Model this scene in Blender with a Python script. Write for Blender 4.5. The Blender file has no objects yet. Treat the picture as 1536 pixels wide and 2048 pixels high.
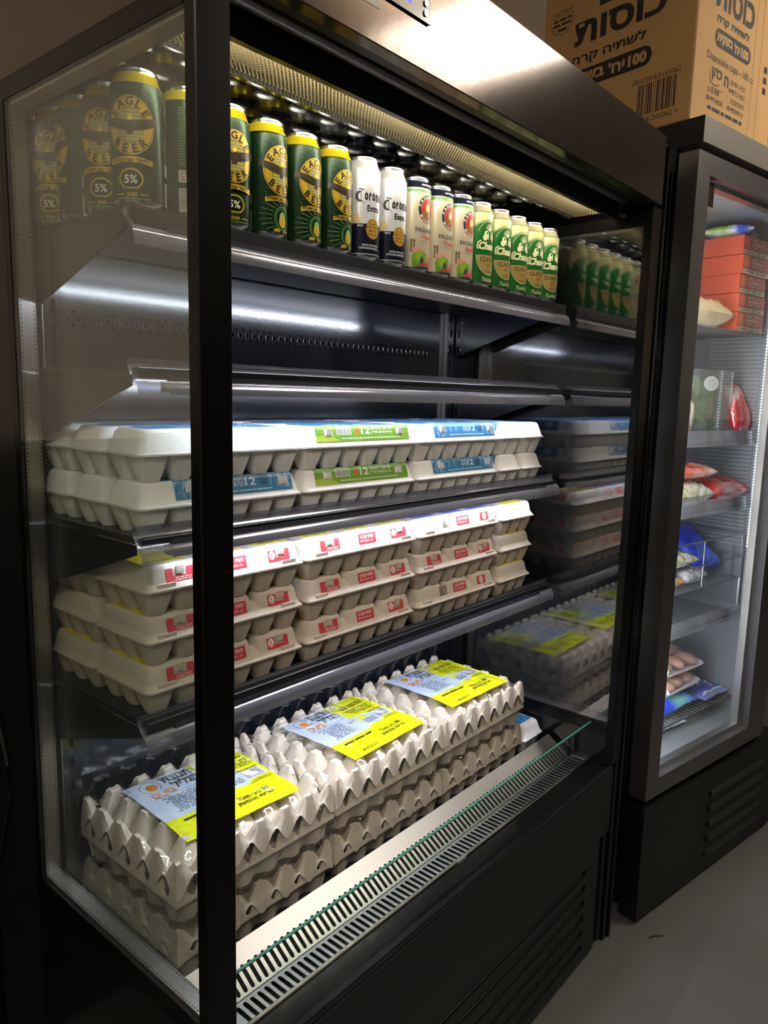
import bpy, bmesh, math, random
from mathutils import Vector, Matrix, noise
random.seed(7)
SC = bpy.context.scene
COL = SC.collection
PI = math.pi

# ------------------------------------------------------------------ camera, world, exposure
def cam_setup():
    yaw, pitch, roll = -0.8667, -0.1527, 0.0244
    cy, sy, cp, sp = math.cos(yaw), math.sin(yaw), math.cos(pitch), math.sin(pitch)
    fwd = Vector((-sy * cp, cy * cp, sp)); r0 = Vector((cy, sy, 0)); u0 = r0.cross(fwd)
    cr, sr = math.cos(roll), math.sin(roll)
    right = cr * r0 + sr * u0; up = -sr * r0 + cr * u0
    m = Matrix((right, up, -fwd)).transposed().to_4x4()
    m.translation = Vector((-0.5261, -0.6843, 1.4010))
    cd = bpy.data.cameras.new('camera'); cd.sensor_fit = 'VERTICAL'; cd.sensor_height = 36.0
    cd.lens = 1490.3 / 2048 * 36.0; cd.clip_start = 0.02
    o = bpy.data.objects.new('camera', cd); o.matrix_world = m; COL.objects.link(o); SC.camera = o
cam_setup()
w = bpy.data.worlds.new('world'); SC.world = w; w.use_nodes = True
w.node_tree.nodes['Background'].inputs[0].default_value = (0.05, 0.045, 0.04, 1)
w.node_tree.nodes['Background'].inputs[1].default_value = 0.0
SC.view_settings.view_transform = 'Standard'; SC.view_settings.look = 'None'
SC.view_settings.exposure = 0.0; SC.view_settings.gamma = 1.0; SC.view_settings.use_curve_mapping = False
SC.cycles.transparent_max_bounces = 26
SC.cycles.max_bounces = 7
SC.cycles.sample_clamp_indirect = 6.0

LED_SHELF = 52.0     # emission strength of the shelf tubes
LED_TOP = 48.0
LED_FREEZER = 210.0
CEIL_LAMP = 22.0

# ------------------------------------------------------------------ materials
def lin(c):
    if isinstance(c, str):
        c = c.lstrip('#'); c = tuple(int(c[i:i + 2], 16) / 255 for i in (0, 2, 4))
    return tuple((x / 12.92 if x <= 0.04045 else ((x + 0.055) / 1.055) ** 2.4) for x in c) + (1,)
MATS = {}
def new_mat(name):
    m = bpy.data.materials.new(name); m.use_nodes = True; nt = m.node_tree
    return m, nt, nt.nodes['Principled BSDF'], nt.nodes['Material Output']
def mat(name, col, rough=0.5, metal=0.0, bump=0.0, bscale=200.0, var=0.0, vscale=20.0, spec=None, coat=0.0, aniso=None, detail=4.0):
    if name in MATS: return MATS[name]
    m, nt, b, out = new_mat(name); N = nt.nodes; L = nt.links
    b.inputs['Base Color'].default_value = lin(col); b.inputs['Roughness'].default_value = rough
    b.inputs['Metallic'].default_value = metal
    if spec is not None: b.inputs['Specular IOR Level'].default_value = spec
    if coat: b.inputs['Coat Weight'].default_value = coat; b.inputs['Coat Roughness'].default_value = 0.08
    if bump or var:
        tc = N.new('ShaderNodeTexCoord')
        src = tc.outputs['Object']
        if aniso:
            mp = N.new('ShaderNodeMapping'); mp.inputs['Scale'].default_value = aniso
            L.new(src, mp.inputs['Vector']); src = mp.outputs['Vector']
    if bump:
        n = N.new('ShaderNodeTexNoise'); n.inputs['Scale'].default_value = bscale; n.inputs['Detail'].default_value = detail
        L.new(src, n.inputs['Vector'])
        bp = N.new('ShaderNodeBump'); bp.inputs['Strength'].default_value = bump; bp.inputs['Distance'].default_value = 0.002
        L.new(n.outputs['Fac'], bp.inputs['Height']); L.new(bp.outputs['Normal'], b.inputs['Normal'])
    if var:
        n2 = N.new('ShaderNodeTexNoise'); n2.inputs['Scale'].default_value = vscale; n2.inputs['Detail'].default_value = 6
        L.new(src, n2.inputs['Vector'])
        mx = N.new('ShaderNodeMix'); mx.data_type = 'RGBA'
        c = lin(col); mx.inputs['A'].default_value = tuple(x * (1 - var) for x in c[:3]) + (1,)
        mx.inputs['B'].default_value = tuple(min(1, x * (1 + var)) for x in c[:3]) + (1,)
        L.new(n2.outputs['Fac'], mx.inputs['Factor']); L.new(mx.outputs['Result'], b.inputs['Base Color'])
    MATS[name] = m; return m
def paint(col, rough=0.45, metal=0.0):
    return mat('ink_%s_%d_%d' % (col.lstrip('#'), int(rough * 100), int(metal * 100)), col, rough, metal)
def emit(name, col, strength):
    if name in MATS: return MATS[name]
    m, nt, b, out = new_mat(name)
    b.inputs['Base Color'].default_value = lin(col); b.inputs['Emission Color'].default_value = lin(col)
    b.inputs['Emission Strength'].default_value = strength; MATS[name] = m; return m
def clear(name, tint=(1, 1, 1), r0=0.04, rough=0.0, k=1.0, bump=0.0, bscale=60.0, gcol=(1, 1, 1), haze=0.0):
    """thin clear sheet: tinted straight-through light plus a Schlick reflection, optional surface haze"""
    if name in MATS: return MATS[name]
    m = bpy.data.materials.new(name); m.use_nodes = True; nt = m.node_tree; N = nt.nodes; L = nt.links
    N.clear(); out = N.new('ShaderNodeOutputMaterial')
    tr = N.new('ShaderNodeBsdfTransparent'); tr.inputs[0].default_value = tuple(tint) + (1,)
    gl = N.new('ShaderNodeBsdfGlossy'); gl.inputs['Color'].default_value = tuple(gcol) + (1,); gl.inputs['Roughness'].default_value = rough
    lw = N.new('ShaderNodeLayerWeight'); lw.inputs['Blend'].default_value = 0.5
    p = N.new('ShaderNodeMath'); p.operation = 'POWER'; p.inputs[1].default_value = 5.0
    a = N.new('ShaderNodeMath'); a.operation = 'MULTIPLY_ADD'; a.inputs[1].default_value = (1 - r0) * k; a.inputs[2].default_value = r0
    L.new(lw.outputs['Facing'], p.inputs[0]); L.new(p.outputs[0], a.inputs[0])
    if bump:
        tc = N.new('ShaderNodeTexCoord'); n = N.new('ShaderNodeTexNoise'); n.inputs['Scale'].default_value = bscale
        n.inputs['Detail'].default_value = 3
        L.new(tc.outputs['Object'], n.inputs['Vector'])
        bp = N.new('ShaderNodeBump'); bp.inputs['Strength'].default_value = bump; bp.inputs['Distance'].default_value = 0.004
        L.new(n.outputs['Fac'], bp.inputs['Height']); L.new(bp.outputs['Normal'], gl.inputs['Normal'])
    mx = N.new('ShaderNodeMixShader'); L.new(a.outputs[0], mx.inputs[0]); L.new(tr.outputs[0], mx.inputs[1]); L.new(gl.outputs[0], mx.inputs[2])
    last = mx.outputs[0]
    if haze:
        df = N.new('ShaderNodeBsdfDiffuse'); df.inputs[0].default_value = (0.7, 0.7, 0.72, 1)
        m2 = N.new('ShaderNodeMixShader'); m2.inputs[0].default_value = haze
        L.new(last, m2.inputs[1]); L.new(df.outputs[0], m2.inputs[2]); last = m2.outputs[0]
    L.new(last, out.inputs['Surface']); MATS[name] = m; return m
def dots_mat(name, base, period, radius, rough=0.5, metal=0.0):
    """sheet with a regular field of small round holes"""
    if name in MATS: return MATS[name]
    m, nt, b, out = new_mat(name); N = nt.nodes; L = nt.links
    tc = N.new('ShaderNodeTexCoord'); mp = N.new('ShaderNodeMapping'); mp.inputs['Rotation'].default_value = (0, 0, PI / 4)
    mp.inputs['Scale'].default_value = (1 / period, 1 / period, 0)
    v = N.new('ShaderNodeTexVoronoi'); v.inputs['Scale'].default_value = 1.0; v.inputs['Randomness'].default_value = 0.0
    L.new(tc.outputs['Object'], mp.inputs['Vector']); L.new(mp.outputs['Vector'], v.inputs['Vector'])
    lt = N.new('ShaderNodeMath'); lt.operation = 'LESS_THAN'; lt.inputs[1].default_value = radius / period
    L.new(v.outputs['Distance'], lt.inputs[0])
    b.inputs['Base Color'].default_value = lin(base)
    tr = N.new('ShaderNodeBsdfTransparent'); ms = N.new('ShaderNodeMixShader')      # the holes are open: what shows is the duct behind
    L.new(lt.outputs[0], ms.inputs[0]); L.new(b.outputs[0], ms.inputs[1]); L.new(tr.outputs[0], ms.inputs[2]); L.new(ms.outputs[0], out.inputs['Surface'])
    b.inputs['Roughness'].default_value = rough; b.inputs['Metallic'].default_value = metal
    MATS[name] = m; return m
def patch_mat(name, cols, scale=14.0, rough=0.18, bump=0.5, bscale=45.0, seed=0.0, stretch=(1, 1, 1)):
    """printed flow-pack film: a few flat colours in irregular patches, wrinkled and glossy"""
    if name in MATS: return MATS[name]
    m, nt, b, out = new_mat(name); N = nt.nodes; L = nt.links
    tc = N.new('ShaderNodeTexCoord'); mp = N.new('ShaderNodeMapping'); mp.inputs['Location'].default_value = (seed, seed * 1.7, seed * .3)
    mp.inputs['Scale'].default_value = stretch
    L.new(tc.outputs['Object'], mp.inputs['Vector'])
    n = N.new('ShaderNodeTexNoise'); n.inputs['Scale'].default_value = scale; n.inputs['Detail'].default_value = 2.5
    L.new(mp.outputs['Vector'], n.inputs['Vector'])
    cr = N.new('ShaderNodeValToRGB'); cr.color_ramp.interpolation = 'LINEAR'
    els = cr.color_ramp.elements
    k = len(cols)
    for i, c in enumerate(cols):
        pos = 0.32 + 0.36 * i / max(1, k - 1)
        e = els[i] if i < 2 else els.new(pos)
        e.position = pos; e.color = lin(c)
    L.new(n.outputs['Fac'], cr.inputs['Fac']); L.new(cr.outputs['Color'], b.inputs['Base Color'])
    n2 = N.new('ShaderNodeTexNoise'); n2.inputs['Scale'].default_value = bscale; n2.inputs['Detail'].default_value = 3; n2.inputs['Distortion'].default_value = 1.2
    L.new(mp.outputs['Vector'], n2.inputs['Vector'])
    bp = N.new('ShaderNodeBump'); bp.inputs['Strength'].default_value = bump; bp.inputs['Distance'].default_value = 0.006
    L.new(n2.outputs['Fac'], bp.inputs['Height']); L.new(bp.outputs['Normal'], b.inputs['Normal'])
    b.inputs['Roughness'].default_value = rough; b.inputs['Coat Weight'].default_value = 0.6; b.inputs['Coat Roughness'].default_value = 0.06
    MATS[name] = m; return m

BLK = mat('black_gloss_steel', '#0b0b0c', 0.16, 0.0, bump=0.02, bscale=90)
BLKM = mat('black_satin_steel', '#101112', 0.42)
FRAME = mat('black_frame', '#070706', 0.3, spec=0.25)
HEAD = mat('header_steel', '#5a5049', 0.13, 0.8, bump=0.03, bscale=45, var=0.12, vscale=9)
NAVY = mat('inner_back_steel', '#0c0f16', 0.13, 0.0, bump=0.035, bscale=160, coat=0.3)
STEEL = mat('stainless_steel', '#9c9a95', 0.38, 1.0, bump=0.03, bscale=60, aniso=(1, 30, 30))
SPACER = mat('spacer_aluminium', '#b9b6b0', 0.3, 1.0, bump=0.05, bscale=40)
MIRROR = mat('polished_soffit', '#8d8f92', 0.06, 1.0)
GLASS = clear('side_glass', (0.97, 0.985, 0.975), 0.045, 0.0, haze=0.006)
LIPGLASS = clear('lip_glass', (0.94, 0.985, 0.96), 0.05, 0.0)
GREENEDGE = mat('green_glass_edge', '#3c6a5a', 0.2)
RAILM = clear('rail_plastic', (0.74, 0.76, 0.88), 0.16, 0.12, gcol=(0.9, 0.92, 1.0), haze=0.14)
def glow_mat(name, c):
    m = bpy.data.materials.new(name); m.use_nodes = True; nt = m.node_tree; N = nt.nodes; L = nt.links; N.clear()
    out = N.new('ShaderNodeOutputMaterial'); tl = N.new('ShaderNodeBsdfTranslucent'); tl.inputs[0].default_value = lin(c)
    df = N.new('ShaderNodeBsdfDiffuse'); df.inputs[0].default_value = lin('#5a5a62'); mx = N.new('ShaderNodeMixShader'); mx.inputs[0].default_value = .5
    L.new(df.outputs[0], mx.inputs[1]); L.new(tl.outputs[0], mx.inputs[2]); L.new(mx.outputs[0], out.inputs[0]); return m
GLOWSH = glow_mat('light_shield_plastic', '#3a3b42')
FILM = clear('shrink_film', (0.985, 0.985, 0.985), 0.14, 0.02, bump=0.7, bscale=30)
PULPW = mat('white_pulp', '#f2f0ec', 0.85, bump=0.25, bscale=420, var=0.05, vscale=60)
PULPB = mat('beige_pulp', '#cabfb0', 0.88, bump=0.3, bscale=420, var=0.07, vscale=60)
PULPT = mat('tray_pulp', '#d9cebd', 0.9, bump=0.3, bscale=380, var=0.08, vscale=40)
ALU = mat('can_aluminium', '#c9cbcd', 0.22, 1.0)
CARD = mat('cardboard', '#c29c68', 0.8, bump=0.12, bscale=30, var=0.06, vscale=14, aniso=(60, 60, 3))
TUBE = emit('shelf_led', '#e9efff', LED_SHELF)
TUBET = emit('top_led', '#fff6e0', LED_TOP)
LEDF = emit('freezer_led', '#f2f6ff', LED_FREEZER)

# ------------------------------------------------------------------ mesh building
class MB:
    def __init__(s): s.v = []; s.f = []; s.m = []
    def add(s, vs, fs, mi=0):
        b = len(s.v); s.v += [tuple(p) for p in vs]
        for f in fs: s.f.append(tuple(b + i for i in f)); s.m.append(mi)
        return s
    def box(s, x0, x1, y0, y1, z0, z1, mi=0):
        vs = [(x, y, z) for z in (z0, z1) for y in (y0, y1) for x in (x0, x1)]
        return s.add(vs, [(0, 2, 3, 1), (4, 5, 7, 6), (0, 1, 5, 4), (2, 6, 7, 3), (0, 4, 6, 2), (1, 3, 7, 5)], mi)
    def prism_x(s, prof, x0, x1, mi=0, caps=True):
        n = len(prof)
        vs = [(x0, y, z) for y, z in prof] + [(x1, y, z) for y, z in prof]
        fs = [(i, (i + 1) % n, n + (i + 1) % n, n + i) for i in range(n)]
        if caps: fs += [tuple(range(n - 1, -1, -1)), tuple(range(n, 2 * n))]
        return s.add(vs, fs, mi)
    def prism_z(s, prof, z0, z1, mi=0):
        n = len(prof)
        vs = [(x, y, z0) for x, y in prof] + [(x, y, z1) for x, y in prof]
        fs = [(i, (i + 1) % n, n + (i + 1) % n, n + i) for i in range(n)] + [tuple(range(n - 1, -1, -1)), tuple(range(n, 2 * n))]
        return s.add(vs, fs, mi)
    def loft(s, rings, mi=0, cap0=True, cap1=True, mis=None):
        n = len(rings[0]); b = len(s.v)
        for r in rings: s.v += [tuple(p) for p in r]
        for k in range(len(rings) - 1):
            for i in range(n):
                j = (i + 1) % n
                s.f.append((b + k * n + i, b + k * n + j, b + (k + 1) * n + j, b + (k + 1) * n + i)); s.m.append(mis[k] if mis else mi)
        if cap0: s.f.append(tuple(b + i for i in range(n - 1, -1, -1))); s.m.append(mis[0] if mis else mi)
        if cap1: s.f.append(tuple(b + (len(rings) - 1) * n + i for i in range(n))); s.m.append(mis[-1] if mis else mi)
        return s
    def lathe(s, prof, n=32, mi=0, mis=None, cap0=True, cap1=True):
        rings = [[(r * math.cos(2 * PI * i / n), r * math.sin(2 * PI * i / n), z) for i in range(n)] for r, z in prof]
        return s.loft(rings, mi, cap0, cap1, mis)
    def tube(s, pts, r, n=8, mi=0):
        pts = [Vector(p) for p in pts]; rings = []
        for i, p in enumerate(pts):
            d = (pts[min(i + 1, len(pts) - 1)] - pts[max(i - 1, 0)]).normalized()
            a = d.orthogonal().normalized() if abs(d.z) > .99 else d.cross(Vector((0, 0, 1))).normalized()
            c = d.cross(a)
            rings.append([p + r * (math.cos(2 * PI * k / n) * a + math.sin(2 * PI * k / n) * c) for k in range(n)])
        return s.loft(rings, mi)
    def grid(s, fn, nu, nv, mi=0):
        b = len(s.v)
        for j in range(nv + 1):
            for i in range(nu + 1): s.v.append(tuple(fn(i / nu, j / nv)))
        for j in range(nv):
            for i in range(nu):
                q = b + j * (nu + 1) + i
                s.f.append((q, q + 1, q + nu + 2, q + nu + 1)); s.m.append(mi)
        return s
    def mesh(s, name, mats, smooth=None):
        me = bpy.data.meshes.new(name); me.from_pydata(s.v, [], s.f)
        for m in (mats if isinstance(mats, (list, tuple)) else [mats]): me.materials.append(m)
        me.polygons.foreach_set('material_index', s.m)
        if smooth is not None:
            me.polygons.foreach_set('use_smooth', [True] * len(me.polygons)); me.set_sharp_from_angle(angle=math.radians(smooth))
        me.update(); return me
def obj(name, me, parent=None, loc=(0, 0, 0), rot=(0, 0, 0), label=None):
    o = bpy.data.objects.new(name, me); COL.objects.link(o)
    o.location = loc; o.rotation_euler = rot
    if parent: o.parent = parent
    if label: o['label'] = label
    return o
def thing(name, label, cat, loc=(0, 0, 0), rotz=0.0, group=None, rot=None):
    o = bpy.data.objects.new(name, None); COL.objects.link(o); o.empty_display_size = 0.05
    o.location = loc; o.rotation_euler = rot or (0, 0, rotz)
    o['label'] = label; o['category'] = cat
    if group: o['group'] = group
    return o
def tag(o, label, cat, group=None):
    o['label'] = label; o['category'] = cat
    if group: o['group'] = group
    return o
def struct(o): o['kind'] = 'structure'; return o
def rrect(w, d, r, n=4, cx=0.0, cy=0.0):
    out = []
    for (sx, sy, a0) in ((1, 1, 0), (-1, 1, PI / 2), (-1, -1, PI), (1, -1, 1.5 * PI)):
        for k in range(n + 1):
            a = a0 + k * PI / 2 / n
            out.append((cx + sx * (w / 2 - r) + r * math.cos(a), cy + sy * (d / 2 - r) + r * math.sin(a)))
    return out

# ------------------------------------------------------------------ printed artwork (flat ink shapes and lettering)
TXT = {}
def text_geo(s, bold, shear):
    k = (s, bold, shear)
    if k not in TXT:
        c = bpy.data.curves.new('t', 'FONT'); c.body = s; c.size = 1; c.resolution_u = 2; c.offset = bold; c.shear = shear
        o = bpy.data.objects.new('t', c); me = bpy.data.meshes.new_from_object(o)
        vs = [(v.co.x, v.co.y) for v in me.vertices]; fs = [tuple(p.vertices) for p in me.polygons]
        bpy.data.objects.remove(o); bpy.data.curves.remove(c); bpy.data.meshes.remove(me)
        xs = [p[0] for p in vs]; ys = [p[1] for p in vs]
        x0, x1, y0, y1 = min(xs), max(xs), min(ys), max(ys)
        TXT[k] = ([((x - x0) / (x1 - x0), (y - y0) / (y1 - y0)) for x, y in vs], fs, (x1 - x0) / (y1 - y0))
    return TXT[k]
def heb(s): return s[::-1]
class Art:
    def __init__(s): s.it = []
    def poly(s, pts, c): s.it.append((list(pts), [tuple(range(len(pts)))], c)); return s
    def rect(s, x0, y0, x1, y1, c): return s.poly([(x0, y0), (x1, y0), (x1, y1), (x0, y1)], c)
    def ell(s, cx, cy, rx, ry, c, n=28, a0=0, a1=2 * PI):
        full = abs(a1 - a0 - 2 * PI) < 1e-6
        pts = [(cx + rx * math.cos(a0 + (a1 - a0) * i / n), cy + ry * math.sin(a0 + (a1 - a0) * i / n)) for i in range(n if full else n + 1)]
        return s.poly(pts, c)
    def ring(s, cx, cy, rx, ry, w, c, n=28):
        vs = []; fs = []
        for i in range(n):
            a = 2 * PI * i / n
            vs += [(cx + rx * math.cos(a), cy + ry * math.sin(a)), (cx + (rx - w) * math.cos(a), cy + (ry - w) * math.sin(a))]
            j = (i + 1) % n; fs.append((2 * i, 2 * j, 2 * j + 1, 2 * i + 1))
        s.it.append((vs, fs, c)); return s
    def line(s, pts, w, c):
        vs = []; fs = []
        for i, p in enumerate(pts):
            a = Vector(pts[max(0, i - 1)]); b = Vector(pts[min(len(pts) - 1, i + 1)]); d = (b - a).normalized(); nrm = Vector((-d.y, d.x)) * w / 2
            vs += [(p[0] + nrm.x, p[1] + nrm.y), (p[0] - nrm.x, p[1] - nrm.y)]
            if i: fs.append((2 * i - 2, 2 * i - 1, 2 * i + 1, 2 * i))
        s.it.append((vs, fs, c)); return s
    def text(s, t, x0, y0, x1, y1, c, bold=0.0, shear=0.0):
        vs, fs, asp = text_geo(t, bold, shear)
        s.it.append(([(x0 + (x1 - x0) * x, y0 + (y1 - y0) * y) for x, y in vs], fs, c)); return s
    def arc(s, t, cx, cy, rx, ry, a0, a1, h, c, bold=0.02, flip=False):
        """letters set round an ellipse; flip = reading along the lower half"""
        n = len(t)
        for i, ch in enumerate(t):
            if ch == ' ': continue
            a = a0 + (a1 - a0) * (i + .5) / n
            px, py = cx + rx * math.cos(a), cy + ry * math.sin(a)
            rot = math.atan2(ry * math.sin(a), rx * math.cos(a)) - PI / 2 + (PI if flip else 0)
            vs, fs, asp = text_geo(ch, bold, 0.0)
            w = h * min(asp, 1.15); cr, sr = math.cos(rot), math.sin(rot)
            pts = [((x - .5) * w, (y - .5) * h) for x, y in vs]
            s.it.append(([(px + cr * x - sr * y, py + sr * x + cr * y) for x, y in pts], fs, c))
        return s
    def barcode(s, x0, y0, x1, y1, c='#111111', bg=None, seed=3, horiz=False):
        if bg: s.rect(x0 - (x1 - x0) * .06, y0 - (y1 - y0) * .08, x1 + (x1 - x0) * .06, y1 + (y1 - y0) * .08, bg)
        rn = random.Random(seed); p = 0.0
        while p < 1:
            wd = rn.choice((.012, .02, .035)); e = min(1, p + wd)
            if horiz: s.rect(x0, y0 + (y1 - y0) * p, x1, y0 + (y1 - y0) * e, c)
            else: s.rect(x0 + (x1 - x0) * p, y0, x0 + (x1 - x0) * e, y1, c)
            p = e + rn.choice((.014, .022, .034))
        return s
    def small(s, x0, y0, x1, y1, rows, c, seed=1, right=True, k=.45):
        """rows of print too small to read: broken bars"""
        rn = random.Random(seed); h = (y1 - y0) / rows
        for r in range(rows):
            yb = y1 - (r + 1) * h + h * .25; x = x0 + (0 if not right else (x1 - x0) * rn.uniform(0, .18))
            xe = x1 - (0 if right else (x1 - x0) * rn.uniform(0, .18))
            while x < xe:
                wd = rn.uniform(1.2, 4.2) * h * .8; e = min(xe, x + wd)
                s.rect(x, yb, e, yb + h * k, c); x = e + h * .45
        return s
    def mesh(s, name, fn, step=None, eps=0.00006, rough=0.45, metal=None, vcuts=()):
        cols = []; bm = bmesh.new(); idx = -1; prev = None
        for (vs, fs, c) in s.it:
            if c != prev: idx += 1; prev = c
            if c not in cols: cols.append(c)
            b2 = bmesh.new(); bv = [b2.verts.new((x, y, 0)) for x, y in vs]
            for f in fs:
                try: b2.faces.new([bv[i] for i in f])
                except ValueError: pass
            bmesh.ops.triangulate(b2, faces=[f for f in b2.faces if len(f.verts) > 4] if step is None and not vcuts else b2.faces[:])
            if step:
                xs = [v.co.x for v in b2.verts]; k = math.ceil(min(xs) / step)
                while k * step < max(xs):
                    bmesh.ops.bisect_plane(b2, geom=b2.verts[:] + b2.edges[:] + b2.faces[:], plane_co=(k * step, 0, 0), plane_no=(1, 0, 0)); k += 1
            for vc in vcuts: bmesh.ops.bisect_plane(b2, geom=b2.verts[:] + b2.edges[:] + b2.faces[:], plane_co=(0, vc, 0), plane_no=(0, 1, 0))
            lift = eps * (idx + 1); mp = {}
            for v in b2.verts: mp[v] = bm.verts.new(fn(v.co.x, v.co.y, lift))
            for f in b2.faces:
                area = f.normal.z
                loop = [mp[v] for v in f.verts]
                if area < 0: loop.reverse()
                try: nf = bm.faces.new(loop)
                except ValueError: continue
                nf.material_index = cols.index(c)
            b2.free()
        me = bpy.data.meshes.new(name); bm.to_mesh(me); bm.free()
        for c in cols: me.materials.append(paint(c, rough, (metal or {}).get(c, 0.0)))
        return me

# ------------------------------------------------------------------ the room
struct(obj('floor', MB().box(-2.2, 4.6, -3.6, 0.86, -0.1, 0.0).mesh('floor', mat('polished_concrete', '#5c5c59', 0.45, bump=0.12, bscale=55, var=0.16, vscale=3.5, detail=8))))
WALLP = mat('wall_plaster', '#e2d8ca', 0.8, bump=0.05, bscale=70)
struct(obj('wall_back', MB().box(-2.2, 4.6, 0.80, 0.86, 1.30, 2.9).mesh('wall_back', WALLP)))
MARB = mat('dark_marble', '#14150f', 0.2, var=0.6, vscale=4)
struct(obj('trim_1', MB().box(-2.2, 4.6, 0.79, 0.86, 0.0, 1.30).mesh('trim_1', MARB)))
struct(obj('added_trim_2', MB().box(-2.2, 4.6, -3.6, -3.585, 0.0, 1.30).mesh('added_trim_2', MARB)))  # unseen dado, added to darken low reflections in the glossy fronts
struct(obj('added_trim_3', MB().box(4.585, 4.6, -3.58, 0.78, 0.0, 1.30).mesh('added_trim_3', MARB)))  # added out of view as well, keeps mirrored lower areas dark
struct(obj('wall_left', MB().box(-2.26, -2.2, -3.6, 0.86, 0, 2.9).mesh('wall_left', WALLP)))
struct(obj('wall_right', MB().box(4.6, 4.66, -3.6, 0.86, 0, 2.9).mesh('wall_right', WALLP)))
struct(obj('wall_front', MB().box(-2.2, 4.6, -3.66, -3.6, 0, 2.9).mesh('wall_front', mat('wall_far', '#8a7c70', 0.8))))
struct(obj('ceiling', MB().box(-2.26, 4.66, -3.66, 0.86, 2.9, 2.96).mesh('ceiling', mat('ceiling_white', '#d2c6b8', 0.9))))
def ceiling_lamps():
    fm = MB()
    for (hx, hy) in ((-.25, -.25), (.25, -.25), (-.25, .25), (.25, .25)): fm.tube([(hx, hy, .0), (hx, hy, .17)], .003, 6)
    for a in ((-.30, .30, -.30, -.285), (-.30, .30, .285, .30), (-.30, -.285, -.285, .285), (.285, .30, -.285, .285)): fm.box(*a, -.03, 0)
    fme = fm.mesh('lamp_frame', mat('lamp_white', '#d8d8d4', 0.5))
    dme = MB().box(-.285, .285, -.285, .285, -.024, -.002).mesh('lamp_diffuser', emit('lamp_light', '#fff6e8', CEIL_LAMP))
    # the lamp mirrored in the chiller header, and the next one of the same row, on the side the chiller's glass wall mirrors as lit
    for side, x, y, where in (('right', 1.95, -1.05, 'in front of the freezer'), ('left', -1.10, -1.05, 'on the glass side of the chiller')):
        t = thing('ceiling_light_%s_offscreen' % side, 'square white light panel hung from the ceiling %s' % where, 'ceiling light', (x, y, 2.73), group='ceiling lights over the aisle')
        obj('frame', fme, t); obj('diffuser_%s_offscreen' % side, dme, t)
ceiling_lamps()

# ------------------------------------------------------------------ open-front display chiller
XL, XR = -0.034, 1.246
ZS = (1.629, 1.432, 1.207, 0.947)              # shelf surfaces
ZR = (1.5812, 1.3925, 1.1721, 0.9049)          # lower edge of each price rail
RAIL_X = 1.1616
YB = 0.50                                      # inner back wall
chiller = thing('display_chiller', 'tall black open-front display chiller with glass sides and four shelves', 'chiller', (0, 0, 0))
def bevel(me, w=0.002, seg=1):
    bm = bmesh.new(); bm.from_mesh(me); bmesh.ops.remove_doubles(bm, verts=bm.verts, dist=1e-6)
    bmesh.ops.bevel(bm, geom=[e for e in bm.edges if e.calc_face_angle(0) > .5], offset=w, segments=seg, affect='EDGES', profile=.5)
    bm.to_mesh(me); bm.free(); return me
def part(name, mb, m, parent=None, bev=0.0, smooth=None, label=None):
    me = mb.mesh(name, m, smooth)
    if bev: bevel(me, bev)
    return obj(name, me, parent if parent is not None else chiller, label=label)
part('front_post', MB().box(XL, 0.0113, 0, 0.0195, 0.505, 1.838), FRAME, bev=.0015)
part('front_post', MB().box(1.180, 1.232, 0, 0.0195, 0.505, 1.838), FRAME, bev=.0015)
part('corner_trim', MB().box(1.236, XR, -0.004, 0.06, 0.0, 1.99), BLK, bev=.001)
part('corner_trim', MB().box(1.213, 1.233, 0.002, 0.05, 0.0, 0.50), BLK, bev=.001)
# header
hd = part('header_panel', MB().box(-0.014, 1.205, -0.009, 0.012, 1.8398, 1.986), HEAD, bev=.0012)
part('header_top', MB().box(XL, XR - .012, 0.012, 0.62, 1.96, 1.986), BLK)
part('header_side', MB().box(XL, XL + .012, 0.012, 0.62, 1.822, 1.96), HEAD)
part('header_side', MB().box(1.213, 1.232, 0.012, 0.62, 1.80, 1.96), BLK)
part('header_inner', MB().box(-0.02, 1.21, 0.012, 0.03, 1.842, 1.96).box(-0.02, 1.21, 0.03, 0.09, 1.875, 1.89), BLKM)
bar = [(.055 + .012 * math.cos(a), 1.850 + .010 * math.sin(a)) for a in [2 * PI * i / 16 for i in range(16)]]
part('night_curtain_bar', MB().prism_x(bar, 0.02, 1.157), mat('bar_grey', '#8f8b86', 0.22, 0.85, bump=.02, bscale=30, aniso=(1, 60, 60)), smooth=40)
# top light on the back of a narrow ledge, honeycomb outlet, mirror soffit
part('light_ledge', MB().box(0.0, 1.178, 0.082, 0.092, 1.818, 1.875), BLKM)
part('led_strip', MB().box(0.02, 1.16, 0.0922, 0.0935, 1.820, 1.833), TUBET)
part('honeycomb_outlet', MB().box(0.0, 1.178, 0.105, 0.186, 1.836, 1.846), dots_mat('honeycomb', '#a89a72', 0.0052, 0.0021, 0.6))
part('outlet_lip', MB().box(0.0, 1.178, 0.186, 0.194, 1.828, 1.846), MIRROR)
part('soffit', MB().box(0.0, 1.178, 0.194, YB, 1.838, 1.85), MIRROR)
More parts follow.
